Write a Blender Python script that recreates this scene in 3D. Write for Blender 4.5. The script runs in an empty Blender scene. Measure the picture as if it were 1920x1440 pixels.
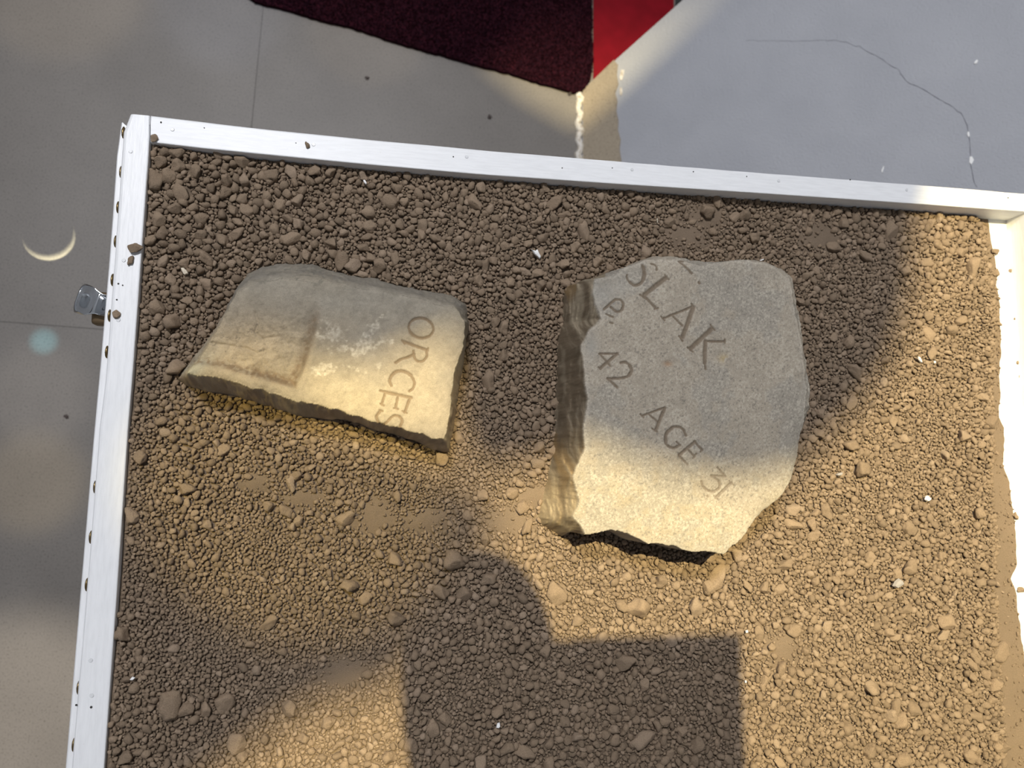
import bpy, bmesh, math, random
import numpy as np
from mathutils import Vector, Matrix

random.seed(7)
RNG = np.random.default_rng(7)
SC = bpy.context.scene
COL = SC.collection

# ------------------------------------------------------------------ camera
F = 1400.0                       # focal length in pixels of the 1920 x 1440 frame
HC = 0.70                        # lens above the rim of the case (rim top is z = 0)
ZF = -0.80                       # floor
def unit(v): return np.array(v, float) / np.linalg.norm(v)
DN = unit((-269, 173, 1400))
YC = np.array((97, -11200, 1400), float); YC = unit(YC - YC.dot(DN) * DN)
ZC = -DN
XC = np.cross(YC, ZC)
RW = np.stack([XC, YC, ZC])      # rows: world axes seen from the camera (right, down, forward)
CAM = np.array((0.0, 0.0, HC))
def px(x, y, z):
    """world point on the horizontal plane z seen at pixel x, y"""
    d = RW @ np.array((x - 960.0, y - 720.0, F))
    t = (z - HC) / d[2]
    return CAM + d * t
def ray(x, y):
    return RW @ np.array((x - 960.0, y - 720.0, F))
def to_px(P):
    c = (np.atleast_2d(P) - CAM) @ RW
    return np.stack([960 + F * c[:, 0] / c[:, 2], 720 + F * c[:, 1] / c[:, 2]], 1)

cam_d = bpy.data.cameras.new('camera')
cam = bpy.data.objects.new('camera', cam_d); COL.objects.link(cam)
rt, up, bk = RW[:, 0], -RW[:, 1], -RW[:, 2]
cam.matrix_world = Matrix(((rt[0], up[0], bk[0], 0), (rt[1], up[1], bk[1], 0), (rt[2], up[2], bk[2], HC), (0, 0, 0, 1)))
cam_d.sensor_width = 36.0
cam_d.lens = F / 1920 * 36.0
cam_d.clip_start = 0.02
cam_d.dof.use_dof = True
cam_d.dof.focus_distance = 0.70
cam_d.dof.aperture_fstop = 6.5
SC.camera = cam

# ------------------------------------------------------------------ light and exposure
SC.view_settings.view_transform = 'Standard'
SC.view_settings.look = 'None'
SC.view_settings.gamma = 1.0
SC.view_settings.use_curve_mapping = False
SC.view_settings.exposure = 0.0
world = bpy.data.worlds.new('world'); SC.world = world
world.use_nodes = True
wb = world.node_tree.nodes['Background']
wb.inputs[0].default_value = (0.88, 0.92, 1.0, 1)
wb.inputs[1].default_value = 0.25

def look_rot(o, tgt):
    d = Vector(tgt) - o.location
    o.rotation_euler = d.to_track_quat('-Z', 'Y').to_euler()
def area(name, loc, tgt, size, power, col):
    l = bpy.data.lights.new(name, 'AREA'); l.shape = 'DISK'; l.size = size; l.energy = power; l.color = col
    o = bpy.data.objects.new(name, l); COL.objects.link(o); o.location = loc; look_rot(o, tgt); return o
def spot(name, loc, tgt, half_deg, blend, power, col, radius):
    l = bpy.data.lights.new(name, 'SPOT'); l.energy = power; l.color = col
    l.spot_size = math.radians(2 * half_deg); l.spot_blend = blend; l.shadow_soft_size = radius
    o = bpy.data.objects.new(name, l); COL.objects.link(o); o.location = loc; look_rot(o, tgt); return o

LW = np.array((0.0, 0.80, 3.2))            # warm ceiling spot that throws the phone's shadow
area('ceiling_panel_light', (-0.62, 1.52, 3.0), (0.1, 0.1, -0.1), 0.40, 90, (0.97, 0.97, 1.0))
spot('warm_spot_light', LW, (0.33, -0.05, 0), 19, 0.45, 1000, (1.0, 0.83, 0.46), 0.016)
spot('amber_spot_light', (-1.15, 0.62, 2.3), px(545, 925, 0), 2.95, 0.4, 215, (1.0, 0.78, 0.24), 0.025)
# small spots for the patches of light on the gallery floor
def floor_spot(x, y, half, blend, power, col, radius=.02, h=3.0):
    p = px(x, y, ZF); return spot('floor_spot_light', (p[0], p[1], ZF + h), p, half, blend, power, col, radius)
floor_spot(110, -30, 3.6, .6, 60, (1.0, .80, .50))
floor_spot(60, 905, 2.2, .8, 80, (1.0, .76, .36))
floor_spot(70, 740, 2.2, .8, 50, (1.0, .92, .82))
floor_spot(30, 1400, 5.2, .7, 240, (1.0, .88, .70))  # broad warm spot added to brighten the near left floor
floor_spot(415, 20, 3.0, .9, 60, (.55, .68, 1.0))
floor_spot(690, 70, 2.6, .5, 60, (1.0, .80, .52))
floor_spot(92, 445, .86, .12, 2200, (1.0, .93, .62), .002)
floor_spot(82, 640, .58, 1.0, 260, (.30, .85, 1.0), .004)  # added cyan spot standing in for a reflected glow

# ------------------------------------------------------------------ helpers
def link(name, me, mat=None, parent=None):
    o = bpy.data.objects.new(name, me); COL.objects.link(o)
    if mat is not None and not me.materials: me.materials.append(mat)
    if parent is not None: o.parent = parent
    return o
def mesh_from(verts, faces, smooth=False, name='mesh'):
    me = bpy.data.meshes.new(name)
    me.from_pydata([tuple(map(float, v)) for v in verts], [], faces)
    me.update()
    bm = bmesh.new(); bm.from_mesh(me)
    bmesh.ops.recalc_face_normals(bm, faces=bm.faces)
    bm.to_mesh(me); bm.free()
    if smooth: me.polygons.foreach_set('use_smooth', [True] * len(me.polygons))
    return me
def bm_mesh(bm, smooth=False, name='mesh'):
    bmesh.ops.recalc_face_normals(bm, faces=bm.faces)
    me = bpy.data.meshes.new(name); bm.to_mesh(me); bm.free()
    if smooth: me.polygons.foreach_set('use_smooth', [True] * len(me.polygons))
    return me
def empty(name, loc=(0, 0, 0)):
    o = bpy.data.objects.new(name, None); COL.objects.link(o); o.location = loc; o.empty_display_size = .02; return o
def tag(o, label=None, cat=None, group=None, kind=None):
    if label: o['label'] = label
    if cat: o['category'] = cat
    if group: o['group'] = group
    if kind: o['kind'] = kind
    return o
def box_bm(bm, lo, hi, bevel=0.0, seg=2):
    r = bmesh.ops.create_cube(bm, size=1.0)
    lo, hi = Vector(lo), Vector(hi)
    for v in r['verts']:
        v.co = Vector([(lo[i] + hi[i]) / 2 + v.co[i] * (hi[i] - lo[i]) for i in range(3)])
    if bevel:
        es = list({e for v in r['verts'] for e in v.link_edges})
        bmesh.ops.bevel(bm, geom=es, offset=bevel, segments=seg, affect='EDGES', profile=.5)
def box(name, lo, hi, mat, parent=None, bevel=0.0, smooth=False):
    bm = bmesh.new(); box_bm(bm, lo, hi, bevel)
    return link(name, bm_mesh(bm, smooth), mat, parent)
def sweep(stations, closed_ends=True, smooth=False):
    """stations: list of equal-length lists of points (closed cross sections)"""
    n = len(stations[0]); V = [p for s in stations for p in s]; Fc = []
    for i in range(len(stations) - 1):
        for j in range(n):
            k = (j + 1) % n
            Fc.append((i * n + j, i * n + k, (i + 1) * n + k, (i + 1) * n + j))
    if closed_ends:
        Fc.append(tuple(range(n))[::-1]); b = (len(stations) - 1) * n
        Fc.append(tuple(range(b, b + n)))
    return mesh_from(V, Fc, smooth)
def resample(P, n):
    P = np.array(P, float); d = np.r_[0, np.cumsum(np.linalg.norm(np.diff(P, axis=0), axis=1))]
    t = np.linspace(0, d[-1], n)
    return np.stack([np.interp(t, d, P[:, i]) for i in range(P.shape[1])], 1)
def catmull(P, k=8):
    P = np.array(P, float); Q = np.vstack([2 * P[0] - P[1], P, 2 * P[-1] - P[-2]]); out = []
    for i in range(1, len(Q) - 2):
        for t in np.linspace(0, 1, k, endpoint=False):
            a, b, c, d = Q[i - 1], Q[i], Q[i + 1], Q[i + 2]
            out.append(.5 * (2 * b + (c - a) * t + (2 * a - 5 * b + 4 * c - d) * t * t + (3 * b - a - 3 * c + d) * t ** 3))
    out.append(P[-1]); return np.array(out)
def tube(P, r, n=6):
    P = np.array(P, float); st = []
    for i, p in enumerate(P):
        t = unit(P[min(i + 1, len(P) - 1)] - P[max(i - 1, 0)])
        a = np.cross(t, (0, 0, 1)); a = unit(a) if np.linalg.norm(a) > 1e-6 else np.array((1., 0, 0)); b = np.cross(t, a)
        rr = r[i] if hasattr(r, '__len__') else r
        st.append([p + rr * (math.cos(u) * a + math.sin(u) * b) for u in np.linspace(0, 2 * math.pi, n, endpoint=False)])
    return sweep(st, True, True)

def vnoise(x, y, scale, seed):
    """smooth value noise in -1..1"""
    rg = np.random.default_rng(seed); N = 256; T = rg.random((N, N)) * 2 - 1
    u, v = np.asarray(x) / scale + 1000, np.asarray(y) / scale + 1000
    i, j = np.floor(u).astype(int), np.floor(v).astype(int); a, b = u - i, v - j
    a = a * a * (3 - 2 * a); b = b * b * (3 - 2 * b)
    g = lambda p, q: T[p % N, q % N]
    return (g(i, j) * (1 - a) + g(i + 1, j) * a) * (1 - b) + (g(i, j + 1) * (1 - a) + g(i + 1, j + 1) * a) * b
def fbm(x, y, scale, seed, octv=4, gain=.5):
    s, amp, out = scale, 1.0, 0
    for o in range(octv):
        out = out + amp * vnoise(x, y, s, seed + o * 17); amp *= gain; s *= .5
    return out
def sstep(a, b, x):
    t = np.clip((x - a) / (b - a), 0, 1); return t * t * (3 - 2 * t)
def seg_dist(X, Y, P, closed=False):
    """distance to a polyline"""
    D = np.full(X.shape, 1e9); n = len(P)
    for i in range(n if closed else n - 1):
        a, b = P[i], P[(i + 1) % n]; d = b - a; L = max(d.dot(d), 1e-12)
        t = np.clip(((X - a[0]) * d[0] + (Y - a[1]) * d[1]) / L, 0, 1)
        D = np.minimum(D, (X - a[0] - t * d[0]) ** 2 + (Y - a[1] - t * d[1]) ** 2)
    return np.sqrt(D)
def inside(X, Y, P):
    r = np.zeros(X.shape, bool); n = len(P)
    for i in range(n):
        a, b = P[i], P[(i + 1) % n]
        if a[1] == b[1]: continue
        c = ((a[1] > Y) != (b[1] > Y)) & (X < (b[0] - a[0]) * (Y - a[1]) / (b[1] - a[1]) + a[0])
        r ^= c
    return r
def sdist(X, Y, P):
    return np.where(inside(X, Y, P), 1, -1) * seg_dist(X, Y, P, True)

# ------------------------------------------------------------------ materials
def new_mat(name, col=(.5, .5, .5), rough=.7, metal=0.0):
    m = bpy.data.materials.new(name); m.use_nodes = True
    b = m.node_tree.nodes['Principled BSDF']
    b.inputs['Base Color'].default_value = (*col, 1); b.inputs['Roughness'].default_value = rough; b.inputs['Metallic'].default_value = metal
    return m
class NT:
    def __init__(s, m):
        s.t = m.node_tree; s.b = s.t.nodes['Principled BSDF']
    def n(s, typ, **kw):
        nd = s.t.nodes.new(typ)
        for k, v in kw.items(): setattr(nd, k, v)
        return nd
    def l(s, a, b): s.t.links.new(a, b)
    def coord(s): return s.n('ShaderNodeTexCoord').outputs['Object']
    def noise(s, vec, scale, detail=4, rough=.55, dist=0):
        k = s.n('ShaderNodeTexNoise'); k.inputs['Scale'].default_value = scale; k.inputs['Detail'].default_value = detail
        k.inputs['Roughness'].default_value = rough; k.inputs['Distortion'].default_value = dist; s.l(vec, k.inputs['Vector']); return k.outputs['Fac']
    def ramp(s, fac, stops):
        r = s.n('ShaderNodeValToRGB'); e = r.color_ramp.elements
        while len(e) < len(stops): e.new(.5)
        for i, (p, c) in enumerate(stops):
            e[i].position = p; e[i].color = (*c, 1) if len(c) == 3 else c
        s.l(fac, r.inputs[0]); return r.outputs[0]
    def mix(s, fac, a, b, mode='MIX'):
        m = s.n('ShaderNodeMix', data_type='RGBA', blend_type=mode)
        for sock, v in ((m.inputs[0], fac), (m.inputs[6], a), (m.inputs[7], b)):
            if hasattr(v, 'is_output'): s.l(v, sock)
            elif isinstance(v, (int, float)): sock.default_value = v
            else: sock.default_value = (*v, 1)
        return m.outputs[2]
    def bump(s, h, strength, dist, prev=None):
        b = s.n('ShaderNodeBump'); b.inputs['Strength'].default_value = strength; b.inputs['Distance'].default_value = dist
        s.l(h, b.inputs['Height'])
        if prev is not None: s.l(prev, b.inputs['Normal'])
        return b.outputs[0]
    def base(s, c): s.l(c, s.b.inputs['Base Color'])
    def norm(s, c): s.l(c, s.b.inputs['Normal'])

SOIL = (0.275, 0.207, 0.145)
def soil_mat(name, k=1.0, per=0.22):
    m = new_mat(name, SOIL, .95); t = NT(m); co = t.coord()
    geo = t.n('ShaderNodeNewGeometry').outputs['Position']
    inf = t.n('ShaderNodeObjectInfo').outputs['Random']
    c0 = tuple(v * k * (1 - per) for v in SOIL); c1 = tuple(v * k * (1 + per) for v in SOIL)
    c = t.ramp(inf, [(0, c0), (.82, tuple(v * k * 1.08 for v in SOIL)), (1, (c1[0], c1[1] * 1.02, c1[2] * 1.06))])
    f = t.noise(geo, 900, 5, .65)
    c = t.mix(1.0, c, t.ramp(f, [(.3, (.80, .79, .78)), (.7, (1.16, 1.15, 1.13))]), 'MULTIPLY')
    t.base(c); t.norm(t.bump(f, .8, .0016))
    t.b.inputs['Specular IOR Level'].default_value = .15
    return m
M_CRUMB = soil_mat('dry_clay')
M_CLOD = soil_mat('dry_clay_clod', 1.04, .14)
M_BED = new_mat('soil_dust', SOIL, .97)
t = NT(M_BED); co = t.coord()
g1 = t.noise(co, 1500, 4, .7); g2 = t.noise(co, 14, 3)
t.base(t.mix(1.0, t.ramp(g2, [(.3, (.24, .182, .13)), (.7, (.28, .21, .148))]), t.ramp(g1, [(.3, (.72, .72, .72)), (.7, (1.2, 1.2, 1.2))]), 'MULTIPLY'))
t.norm(t.bump(g1, .9, .0015)); t.b.inputs['Specular IOR Level'].default_value = .1

def paint_mat(name, col, wear=.5, streak=(1, 1, 1)):
    m = new_mat(name, col, .42); t = NT(m); co = t.coord()
    mp = t.n('ShaderNodeMapping'); mp.inputs['Scale'].default_value = streak; t.l(co, mp.inputs['Vector'])
    f = t.noise(mp.outputs[0], 60, 5, .6); sc = t.noise(co, 420, 3, .75)
    c = t.ramp(f, [(.25, tuple(v * .90 for v in col)), (.6, col)])
    c = t.mix(t.ramp(sc, [(.66, (0, 0, 0)), (.78, (wear, wear, wear))]), c, (.42, .36, .29))
    t.base(c); t.norm(t.bump(f, .15, .002)); return m
M_WHITE = paint_mat('white_paint', (.80, .81, .82), .45, (6, .7, 6))
M_WHITE_X = paint_mat('white_paint_long', (.80, .81, .82), .45, (.7, 6, 6))
M_GREYPAINT = new_mat('grey_wall_paint', (.39, .40, .43), .6)
t = NT(M_GREYPAINT); co = t.coord(); f = t.noise(co, 240, 4, .6); f2 = t.noise(co, 9, 3)
t.base(t.ramp(f2, [(.3, (.365, .375, .405)), (.7, (.405, .415, .445))])); t.norm(t.bump(f, .6, .003))
def stone_floor(name, c0, c1):
    m = new_mat(name, c0, .5); t = NT(m); co = t.coord()
    a = t.noise(co, 5, 4); sp = t.noise(co, 330, 3, .7); sp2 = t.noise(co, 900, 2, .6)
    c = t.ramp(a, [(.3, c0), (.7, c1)])
    c = t.mix(1.0, c, t.ramp(sp, [(.32, (.42, .41, .40)), (.43, (.95, .95, .95)), (.75, (1.12, 1.12, 1.11))]), 'MULTIPLY')
    c = t.mix(1.0, c, t.ramp(sp2, [(.3, (.86, .86, .86)), (.6, (1.04, 1.04, 1.04))]), 'MULTIPLY')
    t.base(c); return m
M_TILE = stone_floor('grey_stone_tile', (.165, .150, .134), (.205, .187, .168))
M_SKIRT = stone_floor('beige_stone_skirting', (.33, .275, .20), (.37, .31, .23))
M_GROUT = new_mat('grey_grout', (.17, .16, .15), .9)
M_CAULK = new_mat('white_caulk', (.72, .68, .60), .7)
t = NT(M_CAULK); co = t.coord(); f = t.noise(co, 150, 4, .6); t.base(t.ramp(f, [(.35, (.45, .38, .28)), (.55, (.78, .74, .67))])); t.norm(t.bump(f, .6, .004))
M_CARPET = new_mat('maroon_carpet', (.03, .006, .01), 1.0)
t = NT(M_CARPET); co = t.coord(); f = t.noise(co, 260, 4, .7)
t.base(t.ramp(f, [(.35, (.008, .003, .006)), (.55, (.022, .005, .009)), (.75, (.065, .012, .020))]))
t.b.inputs['Specular IOR Level'].default_value = .05
M_RED = new_mat('red_vinyl', (.2, .006, .013), .75)
t = NT(M_RED); co = t.coord(); f = t.noise(co, 25, 4); t.base(t.ramp(f, [(.3, (.17, .004, .009)), (.7, (.22, .005, .012))])); t.b.inputs['Specular IOR Level'].default_value = .1
M_CHROME = new_mat('chrome', (.62, .64, .66), .12, 1.0)
M_BRASS = new_mat('aged_brass', (.24, .17, .08), .35, 1.0)
M_DARK = new_mat('dark_hole', (.03, .028, .025), .8)
M_BLACK = new_mat('black_metal', (.02, .02, .02), .5)
M_PLASTER = new_mat('white_flake', (.86, .86, .84), .6)
M_CREAM = new_mat('cream_flake', (.66, .58, .45), .7)
M_SHARD = new_mat('grey_glassy_shard', (.33, .31, .30), .2)
M_PLUG = new_mat('filled_nail', (.66, .67, .68), .35)

# ------------------------------------------------------------------ setting: floor, sloping grey wall, carpet
floor = link('floor', mesh_from([(-2.6, -2.2, ZF - .001), (2.8, -2.2, ZF - .001), (2.8, 2.4, ZF - .001), (-2.6, 2.4, ZF - .001),
                                 (-2.6, -2.2, ZF - .03), (2.8, -2.2, ZF - .03), (2.8, 2.4, ZF - .03), (-2.6, 2.4, ZF - .03)],
                                [(0, 1, 2, 3), (4, 7, 6, 5), (0, 4, 5, 1), (1, 5, 6, 2), (2, 6, 7, 3), (3, 7, 4, 0)]), M_GROUT)
tag(floor, 'grey stone tiled floor under the white display case', kind='structure')
J0, J1 = px(0, 603, ZF), px(195, 618, ZF)
ga = math.atan2(J1[1] - J0[1], J1[0] - J0[0])
gx = np.array((math.cos(ga), math.sin(ga))); gy = np.array((-gx[1], gx[0]))
K = px(489, 60, ZF)[:2]
ox = (K - J0[:2]).dot(gx); O = J0[:2] + gx * ox       # grout crossing
TS = 1.0
bm = bmesh.new(); box_bm(bm, (.0005, .0005, -.0009), (TS - .0005, TS - .0005, 0), .0003, 1); tile_me = bm_mesh(bm)
for i in range(-2, 3):
    for j in range(-2, 2):
        o = link('tile', tile_me, M_TILE, floor)
        p = O + gx * i * TS + gy * j * TS
        o.location = (p[0], p[1], ZF); o.rotation_euler.z = ga

# sloping plinth wall
TH = math.radians(40)
A = px(1091, 172, ZF); B = px(1091, 300, ZF)
d0 = unit((B - A) * (1, 1, 0)); nh = np.array((-d0[1], d0[0], 0.0))      # horizontal, away to the east
if nh[0] < 0: nh = -nh
up_s = nh * math.cos(TH) + np.array((0, 0, math.sin(TH)))
nrm = np.cross(up_s, d0); nrm = nrm if nrm[2] > 0 else -nrm
def on_slope(x, y, lift=0.0):
    d = ray(x, y); t = (A - CAM).dot(nrm) / d.dot(nrm); return CAM + d * t + nrm * lift
E0, E1 = on_slope(1104, 157), on_slope(1280, 0)
A = on_slope(1089, 170)
ed = unit(E1 - E0)
HT = .58
def rise(P, h): return P + ed * ((h - (P[2] - ZF)) / ed[2])
def slope_h(P, h): return P + up_s * (h - (P[2] - ZF)) / up_s[2]
YS = .36
Bs = A + d0 * ((A[1] - YS) / -d0[1])
E_top = rise(E0, HT); A_base = rise(E0, 0.0)
F_top = Bs + up_s * HT / up_s[2]; F_top = F_top + np.array((0, YS - F_top[1], 0))
def prism(name, poly, mat, zb, parent=None):
    n = len(poly); V = list(poly) + [np.array((p[0], p[1], zb)) for p in poly]
    Fc = [tuple(range(n)), tuple(range(2 * n - 1, n - 1, -1))] + [(i, (i + 1) % n, n + (i + 1) % n, n + i) for i in range(n)]
    return link(name, mesh_from(V, Fc), mat, parent)
wall = prism('wall_right', [A_base, E_top, F_top, Bs], M_GREYPAINT, ZF - .011)
tag(wall, 'grey painted sloping wall behind the white display case', kind='structure')
# skirting slab at its foot with an uneven painted top edge
sk_hi = [on_slope(x, y, .0035) for x, y in ((1165, 299), (1162, 280), (1164, 262), (1159, 244), (1160, 226), (1156, 208), (1158, 190), (1154, 175), (1160, 158), (1157, 140), (1159, 122), (1152, 113.8))]
sk_hi = [sk_hi[0] + (sk_hi[0] - sk_hi[2]) * 6] + sk_hi
sk_lo = [on_slope(1094, y, .0035) for y in np.linspace(299, 170, len(sk_hi))]; sk_lo[0] = sk_lo[0] + (sk_lo[1] - sk_lo[2]) * 6
sk = []
for a_, b_ in zip(sk_lo, sk_hi): sk.append([a_ - nrm * .006, a_, b_, b_ - nrm * .006])
o = link('baseboard_right', sweep(sk), M_SKIRT); tag(o, 'beige stone skirting along the foot of the grey wall', kind='structure')
# white caulk bead in the joint
cp = [px(1086 + 2.5 * math.sin(y * .21) + random.uniform(-1.2, 1.2), y, ZF) + np.array((0, 0, .001)) for y in np.linspace(176, 420, 46)]
o = link('trim_1', tube(cp, [.0075 + .0014 * math.sin(i * .9) * math.sin(i * .37) + random.uniform(-.0006, .0006) for i in range(46)], 8), M_CAULK)
tag(o, 'ragged white caulk bead between floor and grey wall', kind='structure')
# hairline crack and chips in the wall paint
M_CRACK = new_mat('crack_dark_plaster', (.13, .13, .15), .9)  # dark grey tone of the crack line
ck = [(1399, 76), (1484, 77.6), (1569, 75.5), (1612, 87.7), (1649, 109), (1686, 133), (1697, 151), (1729, 167), (1771, 191), (1803, 212.5), (1815, 239), (1819, 281.6), (1822, 308), (1824.6, 340), (1832, 352)]
ck = resample(ck, 70) + RNG.normal(0, .9, (70, 2))
o = link('crack', tube([on_slope(x, y, .0001) for x, y in ck], [.0002 + .0004 * min(1, i / 40) * (.6 + .4 * math.sin(i * 2.1)) for i in range(70)], 5), M_CRACK, wall)
def flake_mesh(pts, th, dome=0.3):
    n = len(pts); c = np.mean(pts, axis=0); V = [np.array((*p, 0.0)) for p in pts] + [np.array((*(c + (np.array(p) - c) * .8), th)) for p in pts] + [np.array((*c, th * (1 + dome)))]
    Fc = [(i, (i + 1) % n, n + (i + 1) % n, n + i) for i in range(n)] + [(n + i, n + (i + 1) % n, 2 * n) for i in range(n)] + [tuple(range(n))[::-1]]
    return V, Fc
def slope_chip(name, cx, cy, w, h, mat, rot=0):
    pts = [on_slope(cx + w * math.cos(a) * random.uniform(.6, 1.1) * math.cos(rot) - h * math.sin(a) * math.sin(rot), cy + h * math.sin(a) * random.uniform(.6, 1.1) * math.cos(rot) + w * math.cos(a) * math.sin(rot), .0004) for a in np.linspace(0, 2 * math.pi, 9)[:-1]]
    V = pts + [p + nrm * .0012 for p in pts]; n = len(pts)
    return link(name, mesh_from(V, [tuple(range(n, 2 * n)), tuple(range(n))[::-1]] + [(i, (i + 1) % n, n + (i + 1) % n, n + i) for i in range(n)]), mat, wall)
slope_chip('paint_chip', 1821, 300, 5, 9, M_PLASTER); slope_chip('paint_chip', 1816, 252, 2.5, 6, M_PLASTER)
slope_chip('paint_chip', 1830, 117, 3, 6, M_PLASTER, .6); slope_chip('paint_chip', 1655, 318, 1.6, 7, M_PLASTER, .3)
slope_chip('paint_chip', 1166, 140, 4, 12, M_CAULK, .2); slope_chip('paint_chip', 1164, 172, 3, 9, M_CAULK)

for nm, lo_, hi_ in (('wall_left', (-2.7, -2.2, ZF - .03), (-2.6, 2.5, 2.6)), ('wall_back', (-2.6, 2.4, ZF - .03), (2.8, 2.5, 2.6))):
    tag(box(nm, lo_, hi_, M_GREYPAINT), 'plain grey gallery wall beyond the case', kind='structure')

# carpet with pile, red vinyl beside it
ce = [(380, -62), (440, -22), (480, 2), (540, 18), (600, 36), (640, 45), (700, 64), (760, 84), (820, 100), (880, 117), (940, 133), (1000, 151), (1050, 165), (1075, 172), (1095, 168), (1108, 148), (1112, 110), (1111, 60), (1110, 0), (1109, -60), (1107, -140)]
ce = resample(catmull(ce, 4), 120) + RNG.normal(0, .7, (120, 2))
cpoly = [px(x, y, ZF + .010) for x, y in ce] + [px(1107, -420, ZF + .01), px(300, -420, ZF + .01)]
n = len(cpoly)
V = [np.array(p) for p in cpoly] + [np.array((p[0], p[1], ZF + .0005)) for p in cpoly]
carpet = link('carpet', mesh_from(V, [tuple(range(n)), tuple(range(2 * n - 1, n - 1, -1))] + [(i, (i + 1) % n, n + (i + 1) % n, n + i) for i in range(n)]), M_CARPET)
tag(carpet, 'dark maroon pile carpet lying on the grey floor behind the case', 'carpet')
cp2 = np.array(cpoly)[:, :2]
cand = RNG.uniform(cp2.min(0), cp2.max(0), (60000, 2))
cand = cand[inside(cand[:, 0], cand[:, 1], cp2)]
ip = to_px(np.c_[cand, np.full(len(cand), ZF + .01)])
cand = cand[(ip[:, 1] > -90)][:22000]
ang = RNG.uniform(0, 6.28, len(cand)); rr = RNG.uniform(.0012, .0022, len(cand)); hh = RNG.uniform(.003, .006, len(cand))
V = np.zeros((len(cand), 4, 3)); 
for k in range(3):
    V[:, k, 0] = cand[:, 0] + rr * np.cos(ang + k * 2.094); V[:, k, 1] = cand[:, 1] + rr * np.sin(ang + k * 2.094); V[:, k, 2] = ZF + .0098
V[:, 3, :2] = cand + RNG.normal(0, .0012, cand.shape); V[:, 3, 2] = ZF + .0098 + hh
b_ = np.arange(len(cand))[:, None] * 4
Fc = np.concatenate([b_ + np.array((0, 1, 3)), b_ + np.array((1, 2, 3)), b_ + np.array((2, 0, 3))])
me = bpy.data.meshes.new('pile'); me.from_pydata(V.reshape(-1, 3).tolist(), [], Fc.tolist())
o = link('pile', me, M_CARPET, carpet); tag(o, kind='stuff')
rp = [px(1112, 175, ZF), px(1112, -420, ZF), px(1265, -420, ZF), px(1262, 30, ZF), px(1270, 175, ZF)]
o = prism('vinyl_mat', [p + np.array((0, 0, .004)) for p in rp], M_RED, ZF + .0003); tag(o, 'smooth bright red vinyl mat beside the maroon carpet', 'mat')
rp = [px(1266, 60, ZF), px(1266, -420, ZF), px(1500, -420, ZF), px(1500, 60, ZF)]
o = prism('rubber_strip', [p + np.array((0, 0, .003)) for p in rp], M_BLACK, ZF + .0003); tag(o, 'black strip beyond the red mat behind the grey wall end', 'strip')

# ------------------------------------------------------------------ display case
case = empty('display_case', (0.2, 0, ZF))
tag(case, 'white painted wooden display case filled with brown soil', 'display case')
def part(name, me, mat):
    o = link(name, me, mat, case); o.matrix_parent_inverse = Matrix.Translation((-.2, 0, -ZF)); return o
def sub(name, me, mat, parent):
    o = link(name, me, mat, parent); return o
ZT = -0.030           # tray floor
def rail(outer, inner, bev_o, bev_i, zb, n=24):
    Po = resample([px(*p, 0) for p in outer], n); Pi = resample([px(*p, 0) for p in inner], n); st = []
    for a_, b_ in zip(Po, Pi):
        w = unit(b_ - a_); wob = RNG.normal(0, .00012)
        z = np.array((0, 0, 1.0))
        s = [a_ + z * zb]
        for q in (0, .33, .66, 1): 
            th = q * math.pi / 2; s.append(a_ + w * bev_o * (1 - math.cos(th)) + z * (-bev_o + bev_o * math.sin(th)) + w * wob)
        for q in (1, .5, 0):
            th = q * math.pi / 2; s.append(b_ - w * bev_i * (1 - math.cos(th)) + z * (-bev_i + bev_i * math.sin(th)))
        s.append(b_ + z * zb); st.append(s)
    return sweep(st)
lo_out = [(231, 226), (215, 455), (197, 700), (185, 800), (160, 1110), (132, 1440), (93, 1900)]
lo_in = [(281, 228), (280, 267), (249, 696), (240, 800), (219, 1110), (195, 1440), (160, 1900)]
# left rail, with the rounded far end
lr = part('rail', rail([(243, 213.5), (236, 217), (232, 224)] + lo_out[1:], [(281, 217), (281, 228), (280, 267)] + lo_in[2:], .0035, .0012, -.05, 40), M_WHITE)
bo = [(282.5, 216.5), (380, 228), (480, 239.6), (680, 260), (900, 280.5), (1160, 302), (1400, 321.5), (1740, 347.5), (1920, 362.5), (2000, 369)]
bi = [(282.5, 266.5), (380, 278), (480, 288), (680, 307.5), (900, 327), (1160, 345), (1400, 360.5), (1740, 383.5), (1920, 396.5), (2000, 402.3)]
br = part('rail', rail(bo, bi, .0018, .0010, -.05, 48), M_WHITE_X)
RXc = px(1886, 416, ZT)               # right inner foot of the wall
RXt = px(1925, 398.5, 0)
dyv = unit(px(1916.7, 800, ZT) - RXc) * (1, 1, 0)
def rp_(s, z, off): return np.array((RXc[0] + dyv[0] * s + off, RXc[1] + dyv[1] * s, z))
FY = -.46
sl = RXc[1] - FY
st = []
for s in np.linspace(-.004, sl, 20):
    st.append([rp_(s, -.05, 0), rp_(s, -.001, .001), rp_(s, 0, .002), rp_(s, 0, .021), rp_(s, -.002, .023), rp_(s, -.05, .023)])
part('rail', sweep(st), M_WHITE)
LX = px(160, 1900, 0)
part('rail', sweep([[np.array((x, FY, -.05)), np.array((x, FY, -.001)), np.array((x, FY - .001, 0)), np.array((x, FY - .021, 0)), np.array((x, FY - .023, -.002)), np.array((x, FY - .023, -.05))] for x in (LX[0] - .05, 0, .3, rp_(sl, 0, .023)[0])]), M_WHITE)
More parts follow.
